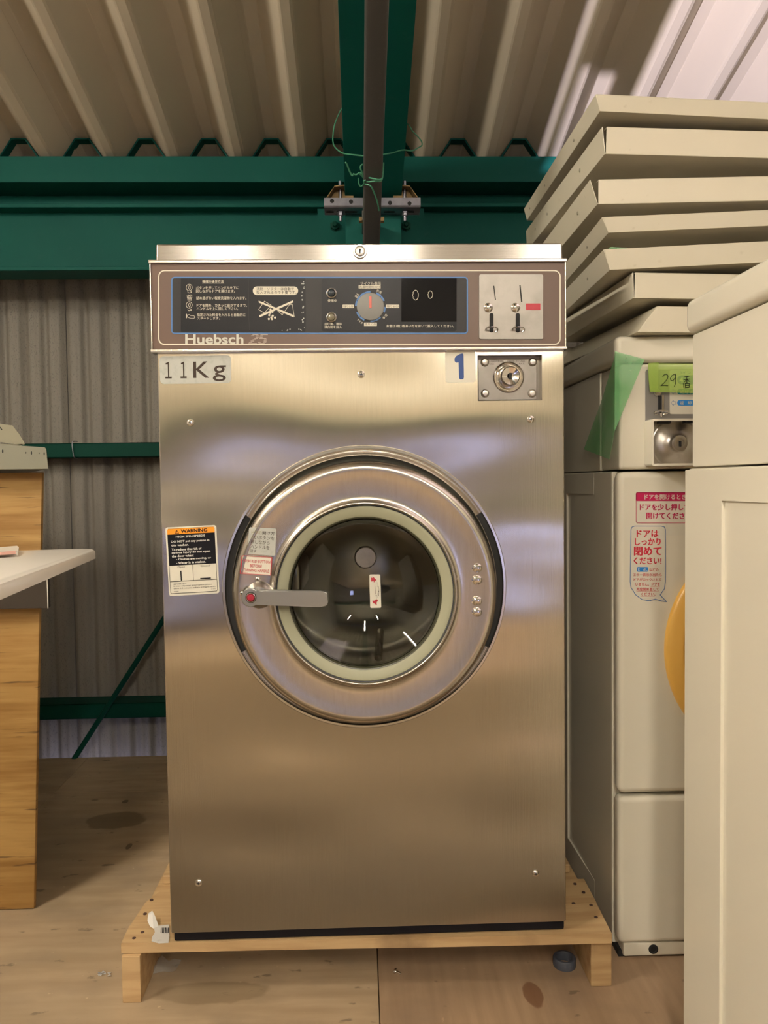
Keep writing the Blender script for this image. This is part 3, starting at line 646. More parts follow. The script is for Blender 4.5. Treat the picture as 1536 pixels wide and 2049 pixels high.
def seg25(pts, wd): b.stroke(pts, wd, fb)
for k in range(8):       # striped digits 25
    y = 669.6+k*2.55; sh = (689-y)*0.28; t_ = k/7
    rows2 = {0: [(3, 14)], 1: [(1, 6), (11, 16)], 2: [(11, 16)], 3: [(9, 15)], 4: [(6, 12)], 5: [(3, 9)], 6: [(0, 6)], 7: [(0, 16)]}[k]
    rows5 = {0: [(1, 15)], 1: [(1, 6)], 2: [(1, 6)], 3: [(1, 14)], 4: [(11, 16)], 5: [(11, 16)], 6: [(0, 5), (11, 16)], 7: [(2, 14)]}[k]
    for a, c_ in rows2: seg25([(497+a+sh, y), (497+c_+sh, y)], 1.3)
    for a, c_ in rows5: seg25([(515+a+sh, y), (515+c_+sh, y)], 1.3)
b.build('lettering', cp, 'striped number 25')
# coin plate
b = MB(mat('plate_steel', (0.25, 0.23, 0.21), 0.36, 1.0, layers=[((1, 1, 1), 30, (0.19, 0.175, 0.155), 0.45, 0.7, 0.6)])); b.prism([pf(0, YF-0.004)(a, c) for a, c in rr(958, 1085.5, 549.5, 679, 4)], (0, -0.0022, 0), 0.0004)
b.use(DARK); f2 = pf(0.0025, YF-0.004)
for pts in (((986, 572.5), (988, 572.5), (991.5, 601), (989.5, 601)), ((1038, 571.5), (1040.5, 571.5), (1044, 605), (1041.5, 605))): b.poly(pts, f2)
for x in (982.5, 1035): b.poly(rr(x-4.2, x+4.2, 627, 666, 4), f2)
b.use(REDI); b.poly(rr(1051, 1080, 608, 621, 0.5), f2)
plate = b.build('coin_plate', W, 'steel coin plate with two coin slots and red mark')
for x in (976.5, 1031):
    c = onY(x, 615.5, YF-0.0062); b = MB(CHROME); b.lathe(c, (0, -1, 0), [(0.0078, 0), (0.0074, 0.002), (0.005, 0.004), (0, 0.0055)], 24); b.build('knob', plate)
for x in (984, 1037.5):
    b = MB(CHROME); b.tube([onY(x-12, 660, YF-0.0065), onY(x-12, 657, YF-0.012), onY(x-6, 654, YF-0.018), onY(x+4, 654, YF-0.02), onY(x+11, 657, YF-0.015), onY(x+11.5, 661, YF-0.008), onY(x+8, 664, YF-0.0065)], 0.0013, 8, 2); b.build('return_lever', plate)
# stickers on the front sheet
def sticker(name, q, r, m, label=None, Y=YF, off=0.0004, parent=W):
    fn = bil(q, Y, off)
    A_ = hypot(q[1][0]-q[0][0], q[1][1]-q[0][1]); B_ = hypot(q[3][0]-q[0][0], q[3][1]-q[0][1])
    b = MB(m); b.prism([fn(a/A_, c/B_) for a, c in rr(0, A_, 0, B_, r)], (0, 0.0003, 0))
    return b, bil(q, Y, off+0.0002), A_, B_
b, fn, A_, B_ = sticker('', [(319, 713), (462, 711), (462, 766.5), (320.5, 768.5)], 8, LABELG)
b.use(INKB)
for ch, u0, u1, v0, v1 in (('１', .075, .165, .21, .80), ('１', .29, .375, .21, .80), ('K', .47, .695, .21, .80), ('g', .745, .93, .36, .93)): b.text(ch, fn, u0, u1, v0, v1, res=4, bold=0.006)
b.build('capacity_sticker', W, 'grey sticker reading 11Kg')
b, fn, A_, B_ = sticker('', [(890, 703), (950.5, 702), (951.5, 765), (891, 766)], 6, LABELW)
b.use(NAVY)
b.poly([(0.50, 0.09), (0.58, 0.075), (0.61, 0.12), (0.61, 0.85), (0.58, 0.90), (0.48, 0.90), (0.45, 0.85), (0.44, 0.36), (0.36, 0.37), (0.31, 0.32), (0.31, 0.23), (0.36, 0.16)], fn); b.build('number_sticker', W, 'white sticker with navy number 1')
b, fn, A_, B_ = sticker('', [(330.5, 1055.5), (432.5, 1050.5), (439, 1187), (338.5, 1193)], 5, LABELW)
b.use(BLACK); 
def fr(b, u0, u1, v0, v1, fn): b.poly([(u0, v0), (u1, v0), (u1, v1), (u0, v1)], fn)
b.poly([(0.035+0.93*u, v) for u, v in ((0, .045), (.02, .02), (.98, .02), (1, .045), (1, .56), (0, .56))], fn)
fn2 = bil([(330.5, 1055.5), (432.5, 1050.5), (439, 1187), (338.5, 1193)], YF, 0.0008)
b.use(ORANGE); b.poly([(0.035+0.93*u, v) for u, v in ((0, .045), (.02, .024), (.98, .024), (1, .045), (1, .105), (0, .105))], fn2)
fn3 = bil([(330.5, 1055.5), (432.5, 1050.5), (439, 1187), (338.5, 1193)], YF, 0.0010)
b.use(BLACK); b.text('WARNING', fn3, 0.30, 0.82, 0.038, 0.09, bold=0.035); b.stroke([(0.18, 0.094), (0.222, 0.044), (0.262, 0.094)], 0.008, fn3, True); b.stroke([(0.222, 0.06), (0.222, 0.077)], 0.01, fn3)
b.use(WHITE)
for s_, u0, u1, v0, v1 in (('HIGH SPIN SPEEDS', .20, .77, .128, .158), ('DO NOT put any person in', .10, .85, .195, .235), ('this washer.', .10, .44, .247, .28), ('To reduce the risk of', .10, .69, .31, .345), ('serious injury do not open', .10, .86, .357, .395), ('the door when:', .10, .53, .405, .44), ('- Clothes are moving, or', .18, .87, .455, .492), ('- Water is in washer.', .18, .76, .505, .54)):
    b.text(s_, fn3, u0, u1, v0, v1, bold=0.022)
b.use(BLACK)
for p in ([(0.035, .56), (0.035, .945), (0.055, .965), (.945, .965), (.965, .945), (.965, .56)], [(0.035, .79), (.965, .79)], [(.50, .56), (.50, .79)]): b.stroke(p, 0.007, fn3)
b.stroke([(.26, .645), (.26, .775)], 0.022, fn3); b.stroke([(.64, .768), (.84, .768)], 0.018, fn3)
b.text('Open', fn3, .20, .345, .572, .60); b.text('Closed', fn3, .65, .845, .572, .597)
for s_, u0, u1, v0, v1 in (('IMPORTANT:', .10, .36, .82, .838), ('In case of power interruption please', .10, .86, .85, .872), ('allow 2-3 minutes before trying to open', .10, .925, .885, .907), ('door.', .10, .20, .925, .942), ('616001', .84, .94, .925, .935)): b.text(s_, fn3, u0, u1, v0, v1, bold=0.005)
b.build('warning_sticker', W, 'orange black and white warning sticker')
# recessed key lock
b = MB(MATS['plate_steel']); a = onY(958, 716, YF); c = onY(1078, 798, YF); YR = YF+0.019
b.box(a.x+0.001, c.x, YR-0.003, YR, c.z, a.z, 0.001); b.box(hx0-0.002, hx1+0.002, YR, YR+0.002, hz0-0.002, hz1+0.002)
fr2 = lambda u, v: V((a.x+(c.x-a.x)*u, YR-0.0034, a.z+(c.z-a.z)*v))
b.use(INKB); b.text('UNIVERSAL · MADE IN USA', fr2, 0.2, 0.8, 0.03, 0.07); b.text('USA', fr2, 0.2, 0.28, 0.1, 0.135); b.text('PAT.', fr2, 0.7, 0.8, 0.1, 0.135)
lk = b.build('lock_plate', W, 'worn steel lock plate in a recess')
b = MB(CHROME); c0 = onY(1017, 755, YR-0.003)
b.lathe(c0, (0, -1, 0), [(0.0265, 0), (0.0255, 0.002), (0.024, 0.003), (0.0215, 0.001), (0.019, 0.003), (0.0165, 0.012), (0.016, 0.017), (0.0145, 0.019), (0.010, 0.0175), (0.0055, 0.0165), (0.0045, 0.013), (0, 0.012)], 40)
b.use(DARK); b.box(c0.x-0.0025, c0.x+0.0025, c0.y-0.0175, c0.y-0.016, c0.z-0.006, c0.z+0.004, 0.001)
b.build('key_cylinder', lk)
for x, y in ((969.5, 725), (1065, 724.5), (970, 787), (1064, 787)):
    c0 = onY(x, y, YR-0.003); b = MB(SATIN); b.lathe(c0, (0, -1, 0), [(0.0072, 0), (0.0067, 0.0022), (0.0045, 0.0042), (0, 0.005)], 20); b.build('rivet', lk)
# cross-head screws
def screw(px, py, r, parent, Y=YF, name='screw'):
    c = onY(px, py, Y); b = MB(CHROME); b.lathe(c, (0, -1, 0), [(r, 0), (r*0.93, r*0.3), (r*0.6, r*0.52), (0, r*0.6)], 18)
    b.use(DARK); f = lambda x, z: V((c.x+x, c.y-r*0.62, c.z+z)); k = r*0.35; q = r*0.11
    b.poly([(-k, -q), (k, -q), (k, q), (-k, q)], f); b.poly([(-q, -k), (q, -k), (q, k), (-q, k)], f); return b.build(name, parent)
for x, y in ((722.5, 749), (381, 846), (1061.5, 839), (397.5, 1766), (1071, 1747)): screw(x, y, 0.0062, W)
# ---- door
dr = lambda r: r
b = MB(STEELP)       # collar ring in the panel
b.lathe(dc, (0, -1, 0), [(DR, -0.002), (DR, 0.010), (DR-0.0015, 0.0125), (DR-0.005, 0.0125), (DR-0.0060, 0.0105), (DR-0.0066, 0.0035), (DR-0.0075, 0.0033), (DR-0.010, 0.0038), (0.2225, 0.0062), (0.2208, 0.0055), (0.2200, -0.004)], 128)
b.build('door_collar', W, 'bright rolled steel collar')
b = MB(DARK)         # dark gap sectors left and right
for a0, a1 in ((radians(58), radians(117)), (radians(243), radians(302))):
    b.lathe(dc, (0, -1, 0), [(DR-0.0066, 0.0074), (0.2212, 0.0074)], 24, a0, a1)
build_split(b, 'door_gap', W, 'black gap beside the door rim')
dz = V((0.0003, 0, -0.0085)); c2 = dc+dz
D_ = thing('d', (0, 0, 0)); bpy.data.objects.remove(D_)
b = MB(mat('door_steel', (0.60, 0.56, 0.51), 0.24, 1.0, Anisotropic=0.55, layers=[((30, 30, 1.5), 10, (0.5, 0.46, 0.40), 0.4, 0.7, 0.5)], bump=[((200, 200, 4), 3, 0.08, 0.0006), ((1.4, 1.4, 2.6), 1.6, 0.35, 0.012)], bdetail=1))
YD = 0.030
prof = [(0.2195, -0.012), (0.2205, YD-0.020), (0.2185, YD-0.010), (0.2140, YD-0.004), (0.2080, YD-0.0015), (0.2015, YD-0.0022), (0.190, YD-0.004), (0.172, YD-0.0055), (0.160, YD-0.006), (0.1545, YD-0.0045), (0.1515, YD-0.001), (0.1490, YD-0.0005), (0.1475, YD-0.003), (0.1468, YD-0.010), (0.1468, -0.005)]
# smooth the profile
def smoothp(p, k=1):
    for _ in range(k):
        q = [p[0]]
        for (a, c_), (d, e) in zip(p, p[1:]): q += [(a*.75+d*.25, c_*.75+e*.25), (a*.25+d*.75, c_*.25+e*.75)]
        q.append(p[-1]); p = q
    return p
b.lathe(c2, (0, -1, 0), smoothp(prof, 2), 144)
door = b.build('door', W, 'round polished steel porthole door', ang=50)
b = MB(GASKET); b.lathe(c2, (0, -1, 0), smoothp([(0.1468, 0.008), (0.1462, YD-0.007), (0.1445, YD-0.005), (0.138, YD-0.006), (0.1275, YD-0.009), (0.1245, YD-0.012), (0.124, 0.0)], 1), 128); b.use(RUBBERD)
b.lathe(c2, (0, -1, 0), [(0.1470, YD-0.0035), (0.1455, YD-0.0045)], 96); b.use(mat('olive_rubber', (0.045, 0.045, 0.025), 0.35)); b.lathe(c2, (0, -1, 0), [(0.1275, YD-0.0088), (0.1255, YD-0.0095), (0.1235, YD-0.013), (0.1235, 0.0)], 96); b.build('gasket', door, 'cream rubber window gasket')
b = MB(GLASS); th = 0.005
Rg, ap, h0 = 0.174, 0.1225, YD-0.0145
hc_ = h0+sqrt(Rg*Rg-ap*ap); a_ = asin(ap/Rg)
inn = [(Rg*sin(a_*(1-k/14)), hc_-Rg*cos(a_*(1-k/14))) for k in range(15)]
out = [((Rg+0.0035)*sin(a_*(k/14)), hc_-(Rg+0.0035)*cos(a_*(k/14))) for k in range(15)]
inn[-1] = (0, inn[-1][1]); out[0] = (0, out[0][1])
b.lathe(c2, (0, -1, 0), inn+out+[(inn[0][0], inn[0][1])], 96)
b.build('glass_bowl', door, 'clear bulging glass window', ang=60)
fnr = lambda off: pf(off, YF-YD)
# rotation sticker sits inside on the glass face
b = MB(LABELW); YG = YF-YD+0.0600
q = [onY(738.5, 1149.5, YG), onY(760.5, 1149.5, YG), onY(762.5, 1216, YG), onY(740.5, 1216.5, YG)]
fS = lambda off: (lambda u, v: (lambda p: V((p.x, p.y-off, p.z)))((q[0]*(1-u)+q[1]*u)*(1-v)+(q[3]*(1-u)+q[2]*u)*v))
b.prism([fS(0)(a, c_) for a, c_ in [(x/22, y/66) for x, y in rr(0, 22, 0, 66, 2.5)]], (0, -0.0004, 0))
b.use(REDI); f3 = fS(0.0007)
b.poly([(.15, .09), (.32, .1), (.30, .05), (.62, .16), (.40, .24), (.38, .20), (.15, .21)], f3); b.poly([(.55, .74), (.75, .76), (.60, .84), (.60, .92), (.25, .84), (.20, .78), (.42, .78)], f3)
b.use(INKB)
for i, ch in enumerate('ROTATION'): 
    tt = i/7; u_ = 0.62+0.22*sin(pi*tt); v_ = 0.24+0.46*tt; b.text(ch, f3, u_-0.08, u_+0.08, v_-0.018, v_+0.018, rot=pi/2)
for i, ch in enumerate('SPIN'): b.text(ch, f3, 0.42, 0.56, 0.385+i*0.058, 0.42+i*0.058, rot=pi/2)
b.build('rotation_sticker', door, 'white sticker with red arrows on the glass')
# hardware on door
for y in (1136, 1160, 1202, 1224.5):
    c0 = onY(954.5, y, YF-YD+0.006); b = MB(CHROME); b.lathe(c0, (0, -1, 0), [(0.0098, 0), (0.0094, 0.0012), (0.0078, 0.0016), (0.0074, 0.0045), (0.005, 0.0068), (0, 0.0078)], 24); b.build('rivet', door)
for x, y in ((516, 1160), (483, 1187), (517, 1213)): screw(x, y, 0.0046, door, YF-YD+0.004)
b = MB(SATIN); c0 = onY(519, 1190, YF-YD+0.006); b.lathe(c0, (0, -1, 0), [(0.023, 0), (0.0215, 0.004), (0.018, 0.007), (0.015, 0.012), (0, 0.012)], 32); b.build('handle_boss', door)
hb = mat('handle_alloy', (0.36, 0.36, 0.34), 0.32, 0.85, bump=[((1, 1, 1), 400, 0.1, 0.0004)])
b = MB(hb); Yh = YF-YD-0.012
O_ = lambda x, y, off: (lambda p: V((p.x, Yh-off, p.z)))(onY(x, y, Yh-off))
hub = [(501+19*cos(radians(a)), 1196-19*sin(radians(a))) for a in range(35, 331, 15)]
P2 = hub+[(640, 1215), (650, 1214.5), (655, 1211), (656, 1205), (656, 1192), (655, 1187), (650, 1183.5), (640, 1182.5), (530, 1180.5), (521, 1182)]
b.prism([O_(x, y, 0.006) for x, y in P2], (0, 0.0085, 0), 0.0018)
b.prism([O_(x, y, -0.0025) for x, y in ((649, 1184.5), (655.5, 1187), (656, 1205), (655, 1210), (649, 1214))], (0, 0.018, 0))
b.lathe(O_(502, 1195.5, 0.0055), (0, 1, 0), [(0.015, 0), (0.013, 0.016)], 32)
hd = b.build('handle', door, 'cast grey lever handle')
b = MB(DARK); c0 = O_(502, 1195.5, 0.0055); b.lathe(c0, (0, -1, 0), [(0.0088, 0.001), (0.0072, 0.001)], 28)
b.use(CHROME); b.lathe(c0, (0, -1, 0), [(0.0078, 0), (0.0078, 0.003), (0.0068, 0.0042), (0.0056, 0.003), (0.0056, 0.001)], 28)
b.use(mat('red_button', (0.36, 0.02, 0.04), 0.3)); b.lathe(c0, (0, -1, 0), [(0.0056, 0.002), (0.005, 0.0042), (0, 0.0048)], 20); b.build('push_button', hd, 'red push button in chrome ring')
YS = YF-YD+0.0030
b, fn, A_, B_ = sticker('', [(498.5, 1055), (553, 1057.5), (550.5, 1112), (494.5, 1108)], 3, LABELG, Y=YS, off=0.001)
fn = bil([(498.5, 1055), (553, 1057.5), (550.5, 1112), (494.5, 1108)], YS, 0.0015)
b.use(INKB)
for s_, u0, u1, v0, v1 in (('開け方', .50, .94, .12, .25), ('いボタンを', .22, .94, .30, .43), ('押しながら', .09, .78, .46, .61), ('ハンドルを', .10, .78, .65, .79), ('回す', .09, .32, .83, .94)): b.text(s_, fn, u0, u1, v0, v1)
b.use(mat('faded_ink', (0.25, 0.23, 0.12), 0.5)); b.text('ドアの', fn, .1, .47, .12, .25); b.text('赤', fn, .1, .2, .31, .42)
b.build('handwritten_sticker', door, 'worn grey sticker with faded Japanese lettering')
qq = [(484, 1111), (544.5, 1114.5), (542, 1151.5), (480, 1148)]
b, fn, A_, B_ = sticker('', qq, 1, LABELW, Y=YS, off=0.001)
fn = bil(qq, YS, 0.0015); b.use(REDI); b.stroke([(.012, .02), (.988, .02), (.988, .98), (.012, .98)], 0.03, fn, True)
for s_, u0, u1, v0, v1 in (('PUSH RED BUTTON', .07, .95, .20, .36), ('BEFORE', .30, .69, .45, .61), ('TURNING HANDLE', .10, .93, .69, .85), ('G280011', .05, .24, .88, .93)): b.text(s_, fn, u0, u1, v0, v1, bold=0.008)
b.build('red_framed_sticker', door, 'white sticker with red border and red lettering')
# drum
dcy = dc+V((0, 0, 0.0)); b = MB(MATS['olive_rubber'])
b.lathe(dcy, (0, 1, 0), [(0.222, 0.011), (0.17, 0.012), (0.148, 0.014), (0.143, 0.020), (0.146, 0.06)], 96); b.build('door_throat', W)
b = MB(DRUM)
b.lathe(dcy, (0, 1, 0), smoothp([(0.1465, 0.058), (0.152, 0.064), (0.19, 0.075), (0.200, 0.09), (0.200, 0.34), (0.19, 0.36), (0.15, 0.352), (0.12, 0.33), (0.05, 0.312), (0, 0.31)], 1), 96)
b.build('drum', W, 'dark steel drum interior', ang=50)
b = MB(SATIN)
hc = onY(731, 1114, YF+0.30); b.lathe(hc, (0, -1, 0), [(0.0235, -0.01), (0.0235, 0.004), (0.021, 0.006), (0, 0.006)], 40); b.build('hub_cap', W)
b = MB(DRUM)
pA = onY(600, 1140, YF+0.12); pB = onY(690, 1205, YF+0.2)
b.hexa([V((-0.198, YF+0.10, 0.66)), V((-0.11, YF+0.10, 0.675)), V((-0.11, YF+0.30, 0.675)), V((-0.198, YF+0.30, 0.66)), V((-0.198, YF+0.10, 0.75)), V((-0.11, YF+0.10, 0.735)), V((-0.11, YF+0.30, 0.735)), V((-0.198, YF+0.30, 0.75))], 0.01, 3); b.build('drum_lifter', W)
b = MB(CHROME); b.tube([onY(761, 1265, YF+0.25), onY(758, 1290, YF+0.19), onY(757, 1318, YF+0.16)], 0.008, 12, 1); b.build('drain_stub', W)

# ================================================================ PALLET
PT = 0.1000
pl = thing('wooden_pallet', (0, 1.6, 0), 'pale pine pallet under the stainless steel washer', 'pallet')
def board(x0, x1, y0, y1, z0, z1, name='deck_board', chop=None):
    b = MB(PALLETW)
    if chop:
        b.prism([V((x, y, z0)) for x, y in chop], (0, 0, z1-z0))
    else: b.box(x0, x1, y0, y1, z0, z1, 0.0015, 1)
    return b.build(name, pl)
board(0, 0, 0, 0, PT-0.017, PT, chop=[(-0.4175, 1.294), (-0.1, 1.289), (0.15, 1.283), (0.421, 1.279), (0.424, 1.375), (-0.419, 1.347)])
board(0, 0, 0, 0, PT-0.018, PT-0.001, chop=[(-0.4185, 1.3495), (0.425, 1.378), (0.427, 1.464), (-0.3, 1.462), (-0.395, 1.462), (-0.412, 1.425)])
for y in (1.52, 1.66, 1.80, 1.94): board(-0.405, 0.415, y, y+0.095, PT-0.018, PT-0.001)
b = MB(PALLETW); b.box(-0.4155, -0.384, 1.287, 2.03, 0.0, PT-0.0185, 0.002); b.build('stringer', pl)
b = MB(PALLETW); b.box(0.388, 0.4245, 1.290, 2.03, 0.0, PT-0.0185, 0.002); b.build('stringer', pl)
b = MB(PALLETW); b.box(-0.02, 0.02, 1.62, 2.03, 0.0, PT-0.0185, 0.002); b.build('stringer', pl)
for x, y in ((268, 1877), (285, 1865), (290, 1828), (303, 1800), (1150, 1768), (1167, 1785), (1182, 1811), (1192, 1835), (1147, 1807)):
    p = onZ(x, y, PT+0.0003); b = MB(mat('rusty_nail', (0.07, 0.035, 0.025), 0.7)); b.lathe(p, (0, 0, 1), [(0.0034, -0.002), (0.0034, 0.0003), (0, 0.0008)], 10); b.build('nail', pl)
# torn paper label on the pallet
b = MB(mat('paper', (0.62, 0.60, 0.56), 0.7, layers=[((1, 1, 1), 60, (0.3, 0.28, 0.24), 0.55, 0.7, 0.6)])); z = PT+0.0012
P = [onZ(x, y, z) for x, y in ((303, 1884), (304, 1876), (310, 1866), (308, 1858), (319, 1853), (338, 1851), (339, 1874), (337, 1887), (318, 1888))]
b.prism(P, (0, 0, 0.0008))
for (x, y, h) in ((0,)*3,): pass
q4 = [onZ(x, y, z) for x, y in ((307, 1858), (318, 1855), (310, 1845), (305, 1842), (297, 1843), (295, 1849), (300, 1857))]
b.face([q4[0], q4[1], q4[2]+V((0, 0, .012)), q4[3]+V((0, 0, .018))]); b.face([q4[3]+V((0, 0, .018)), q4[4]+V((0, 0, .014)), q4[5]+V((0, 0, .006)), q4[6]+V((0, 0, .003)), q4[0]])
b.use(BLACK)
for k in range(6):
    b.poly([(322+k*2.7, 1856), (323.2+k*2.7+(k % 2)*0.7, 1856), (322.6+k*2.7+(k % 2)*0.7, 1867), (321.4+k*2.7, 1867)], lambda a, c_: onZ(a, c_, z+0.0012))
tag(b.build('torn_label'), 'torn white barcode label lying on the pallet corner by the washer', 'paper')
# small things on the floor
c0 = onZ(1136, 1948, 0); c0 = V((c0.x, c0.y+0.024, 0)); b = MB(mat('grey_rubber', (0.065, 0.072, 0.095), 0.5))
b.lathe(c0, (0, 0, 1), [(0.0140, 0.0), (0.020, 0.0), (0.0205, 0.002), (0.0205, 0.0135), (0.0190, 0.016), (0.0155, 0.016), (0.0140, 0.0135), (0.0140, 0.0)], 36)
tag(b.build('rubber_ring'), 'dark grey rubber ring lying on the floor beside the right pallet leg', 'ring')
c0 = onZ(790, 1941, 0.004); b = MB(CHROME); b.lathe(c0+V((0, 0, -0.002)), (0.8, -0.6, 0.0), [(0, 0), (0.005, 0), (0.005, 0.002), (0.0045, 0.003), (0.002, 0.003), (0.002, 0.012), (0, 0.014)], 12)
tag(b.build('loose_screw'), 'small loose screw on the floor in front of the pallet', 'screw')
random.seed(4)
b = MB(mat('foil', (0.75, 0.75, 0.75), 0.35, 0.6)); c0 = onZ(208, 1951, 0.001)
for k in range(9):
    a = random.random()*6.28; r_ = 0.004+random.random()*0.009; p = c0+V((cos(a)*r_, sin(a)*r_*0.6, 0.0))
    b.prism([p+V((cos(t_+a)*0.004, sin(t_+a)*0.003, random.random()*0.002)) for t_ in (0, 2.1, 4.2)], (0, 0, 0.0006))
tag(b.build('foil_scrap'), 'crumpled silver foil bits on the floor left of the pallet', 'scrap', kind='stuff')
b = MB(PLAST); c0 = onZ(318, 1950, 0.0)
gr = [[V((c0.x-0.018+0.012*i+random.uniform(-.003, .003), c0.y+0.0+0.012*j, 0.001+random.uniform(0, .016)*(1 if 0 < i < 3 else .3))) for i in range(5)] for j in range(4)]
for j in range(3):
    for i in range(4): b.face([gr[j][i], gr[j][i+1], gr[j+1][i+1], gr[j+1][i]])
tag(b.build('plastic_scrap'), 'crumpled clear plastic scrap beside the left pallet leg', 'scrap')

# ================================================================ CREAM COIN MACHINES
Z_ = dict(top=1.133, cap=1.086, seam=0.8955, low=0.305, lowb=0.026)
MX, MY, MWd, MD = 0.458, 1.36, 0.60, 0.44     # left side x, front y
def machine(label):
    m = thing('coin_dryer', (MX, MY, 0), label, 'laundry machine', None)
    x0, x1, y0, y1 = MX, MX+MWd, MY, MY+MD
    # lower body: side walls then rounded front panels
    b = MB(CREAM); b.box(x0+0.001, x1-0.001, y0+0.034, y1, 0.012, Z_['seam']-0.002, 0.004)
    body = b.build('body', m)
    b = MB(CREAM)      # pressed field on the left side
    ya, yr, za, zb_ = y0+0.14, y1-0.115, 0.076, 0.85      # raised border round a pressed field; it fades out towards the front
    xi, xo = x0+0.003, x0-0.0035; zt, zb0 = Z_['seam']-0.004, 0.016
    b.box(xo, xi, yr, y1-0.002, zb0, zt, 0.0012, 2)
    for lo_, hi_ in ((zb_, zt), (zb0, za)):
        b.hexa([V((x0+0.0008, ya, lo_)), V((xi, ya, lo_)), V((xi, yr+0.001, lo_)), V((xo, yr+0.001, lo_)), V((x0+0.0008, ya, hi_)), V((xi, ya, hi_)), V((xi, yr+0.001, hi_)), V((xo, yr+0.001, hi_))])
    b.build('side_pressing', body)
    b = MB(CREAM); b.box(x0+0.002, x1-0.002, y0, y0+0.03, Z_['low']+0.003, Z_['seam']-0.003, 0.012, 4); b.build('front_panel', m)
    b = MB(CREAM); b.box(x0+0.002, x1-0.002, y0, y0+0.03, 0.030, Z_['low']-0.003, 0.010, 4); kp = b.build('kick_panel', m)
    b = MB(CREAM); b.box(x0+0.012, x1-0.012, y0+0.004, y0+0.04, 0.004, 0.0295, 0.004, 2); b.build('toe_board', m)
    b = MB(DARK); b.box(x0+0.006, x1-0.01, y0+0.012, y1-0.01, 0.0, 0.012); b.build('plinth', m)
    # upper body: side panel, folded fascia
    b = MB(CREAM); b.box(x0+0.004, x1-0.004, y0+0.112, y1-0.008, Z_['seam'], Z_['cap']-0.002, 0.003)
    b.build('upper_side', m)
    b = MB(CREAM); b.box(x0+0.006, x1-0.006, y0+0.004, y0+0.11, Z_['seam']+0.001, Z_['cap']-0.002, 0.006, 3); b.build('fascia', m)
    b = MB(CREAM); b.box(x0-0.004, x1+0.004, y0-0.003, y1, Z_['cap'], Z_['top'], 0.011, 4); b.build('top_cap', m)
    return m
m29 = machine('cream coin dryer with yellow door, standing right of the steel washer')
# door of the rear machine
YM = MY
b = MB(YELLOW); cD = onY(1558, 1295, YM); r_ = 0.2105
b.lathe(cD, (0, -1, 0), smoothp([(r_, -0.004), (r_, 0.006), (r_-0.003, 0.010), (r_-0.012, 0.014), (r_-0.026, 0.020)], 1)+[(r_-0.028, 0.020), (r_-0.045, 0.014), (0, 0.014)], 120)
yd = b.build('door', m29, 'yellow round plastic door', ang=25)
b = MB(LABELW); f = pf(0, YM-0.0145); b.prism([f(x, y) for x, y in ((1357, 1250), (1362, 1248), (1420, 1249), (1425, 1330), (1366, 1331), (1362, 1326))], (0, -0.0004, 0))
b.use(REDI); f = pf(0.0007, YM-0.0145); b.disc(1372, 1270, 12, f); b.use(BLUE); b.poly([(1360, 1267), (1367, 1270.5), (1360, 1275)], f); b.stroke([(1363, 1288), (1362, 1296), (1364, 1310), (1371, 1316)], 1.0, f); b.stroke([(1363, 1288), (1372, 1286)], 1.0, f)
b.build('pictogram_sticker', yd, 'white pictogram sticker')
# stickers on the front
YP = YM; f = pf(0.0004, YP); f_ = pf(0.0007, YP)
k6 = 416/1421; cz = lambda x, y: (1120+x*k6, 900+y*k6)
crim = mat('crimson_ink', (0.52, 0.01, 0.09), 0.4)
b = MB(LABELW); b.prism([f(*cz(x, y)) for x, y in rr(517, 1180, 290, 502, 14)], (0, 0.0003, 0)); b.use(crim)
b.poly([cz(x, y) for x, y in rr(517, 1180, 290, 350, 12)], f_)
b.stroke([cz(x, y) for x, y in rr(519, 1178, 292, 500, 12)], 1.0, f_, True)
b.text('ドアを少し押して', f_, *cz(545, 0)[:1], cz(885, 0)[0], cz(0, 370)[1], cz(0, 413)[1], bold=0.06); b.text('開けてください', f_, cz(590, 0)[0], cz(895, 0)[0], cz(0, 430)[1], cz(0, 473)[1], bold=0.06)
b.use(LABELW); b.text('ドアを開けるときは', pf(0.0009, YP), cz(577, 0)[0], cz(900, 0)[0], cz(0, 306)[1], cz(0, 340)[1], bold=0.045)
b.use(LABELW); b.prism([f(*cz(x, y)) for x, y in ((722, 502), (1180, 502), (1180, 585), (722, 585))], (0, 0.0003, 0))
b.build('door_sticker', m29, 'white sticker with crimson Japanese lettering')
b = MB(LABELW)
bal = [(484, 545), (492, 527), (510, 521), (690, 521), (712, 527), (719, 545), (719, 900), (712, 950), (683, 992), (700, 1010), (727, 1038), (690, 1032), (650, 1020), (610, 1031), (560, 1024), (515, 990), (484, 940), (478, 900)]
b.prism([f(*cz(x, y)) for x, y in bal], (0, 0.0003, 0)); b.use(BLUE); b.stroke([cz(x, y) for x, y in bal], 1.3, f_, True); b.use(mat('balloon_red', (0.60, 0.02, 0.05), 0.4))
for s_, x0_, x1_, y0_, y1_, bo in (('ドアは', 524, 671, 550, 596, .06), ('しっかり', 512, 686, 604, 652, .06), ('閉めて', 506, 691, 663, 722, .07), ('ください!', 503, 691, 735, 782, .06), ('などの', 608, 671, 808, 830, .01), ('エラー表示が出たら', 499, 694, 843, 865, .01), ('ドアがロックされて', 503, 691, 876, 898, .01), ('いません。ドアを', 515, 682, 909, 931, .01), ('再度閉め直して', 521, 674, 941, 965, .01), ('ください。', 553, 650, 976, 998, .01)):
    a0, c0_ = cz(x0_, y0_); a1, c1_ = cz(x1_, y1_); b.text(s_, f_, a0, a1, c0_, c1_, bold=bo)
for x0_, x1_, y_ in ((618, 682, 934), (521, 674, 967), (551, 646, 1001)): b.stroke([cz(x0_, y_), cz(x1_, y_)], 0.4, f_)
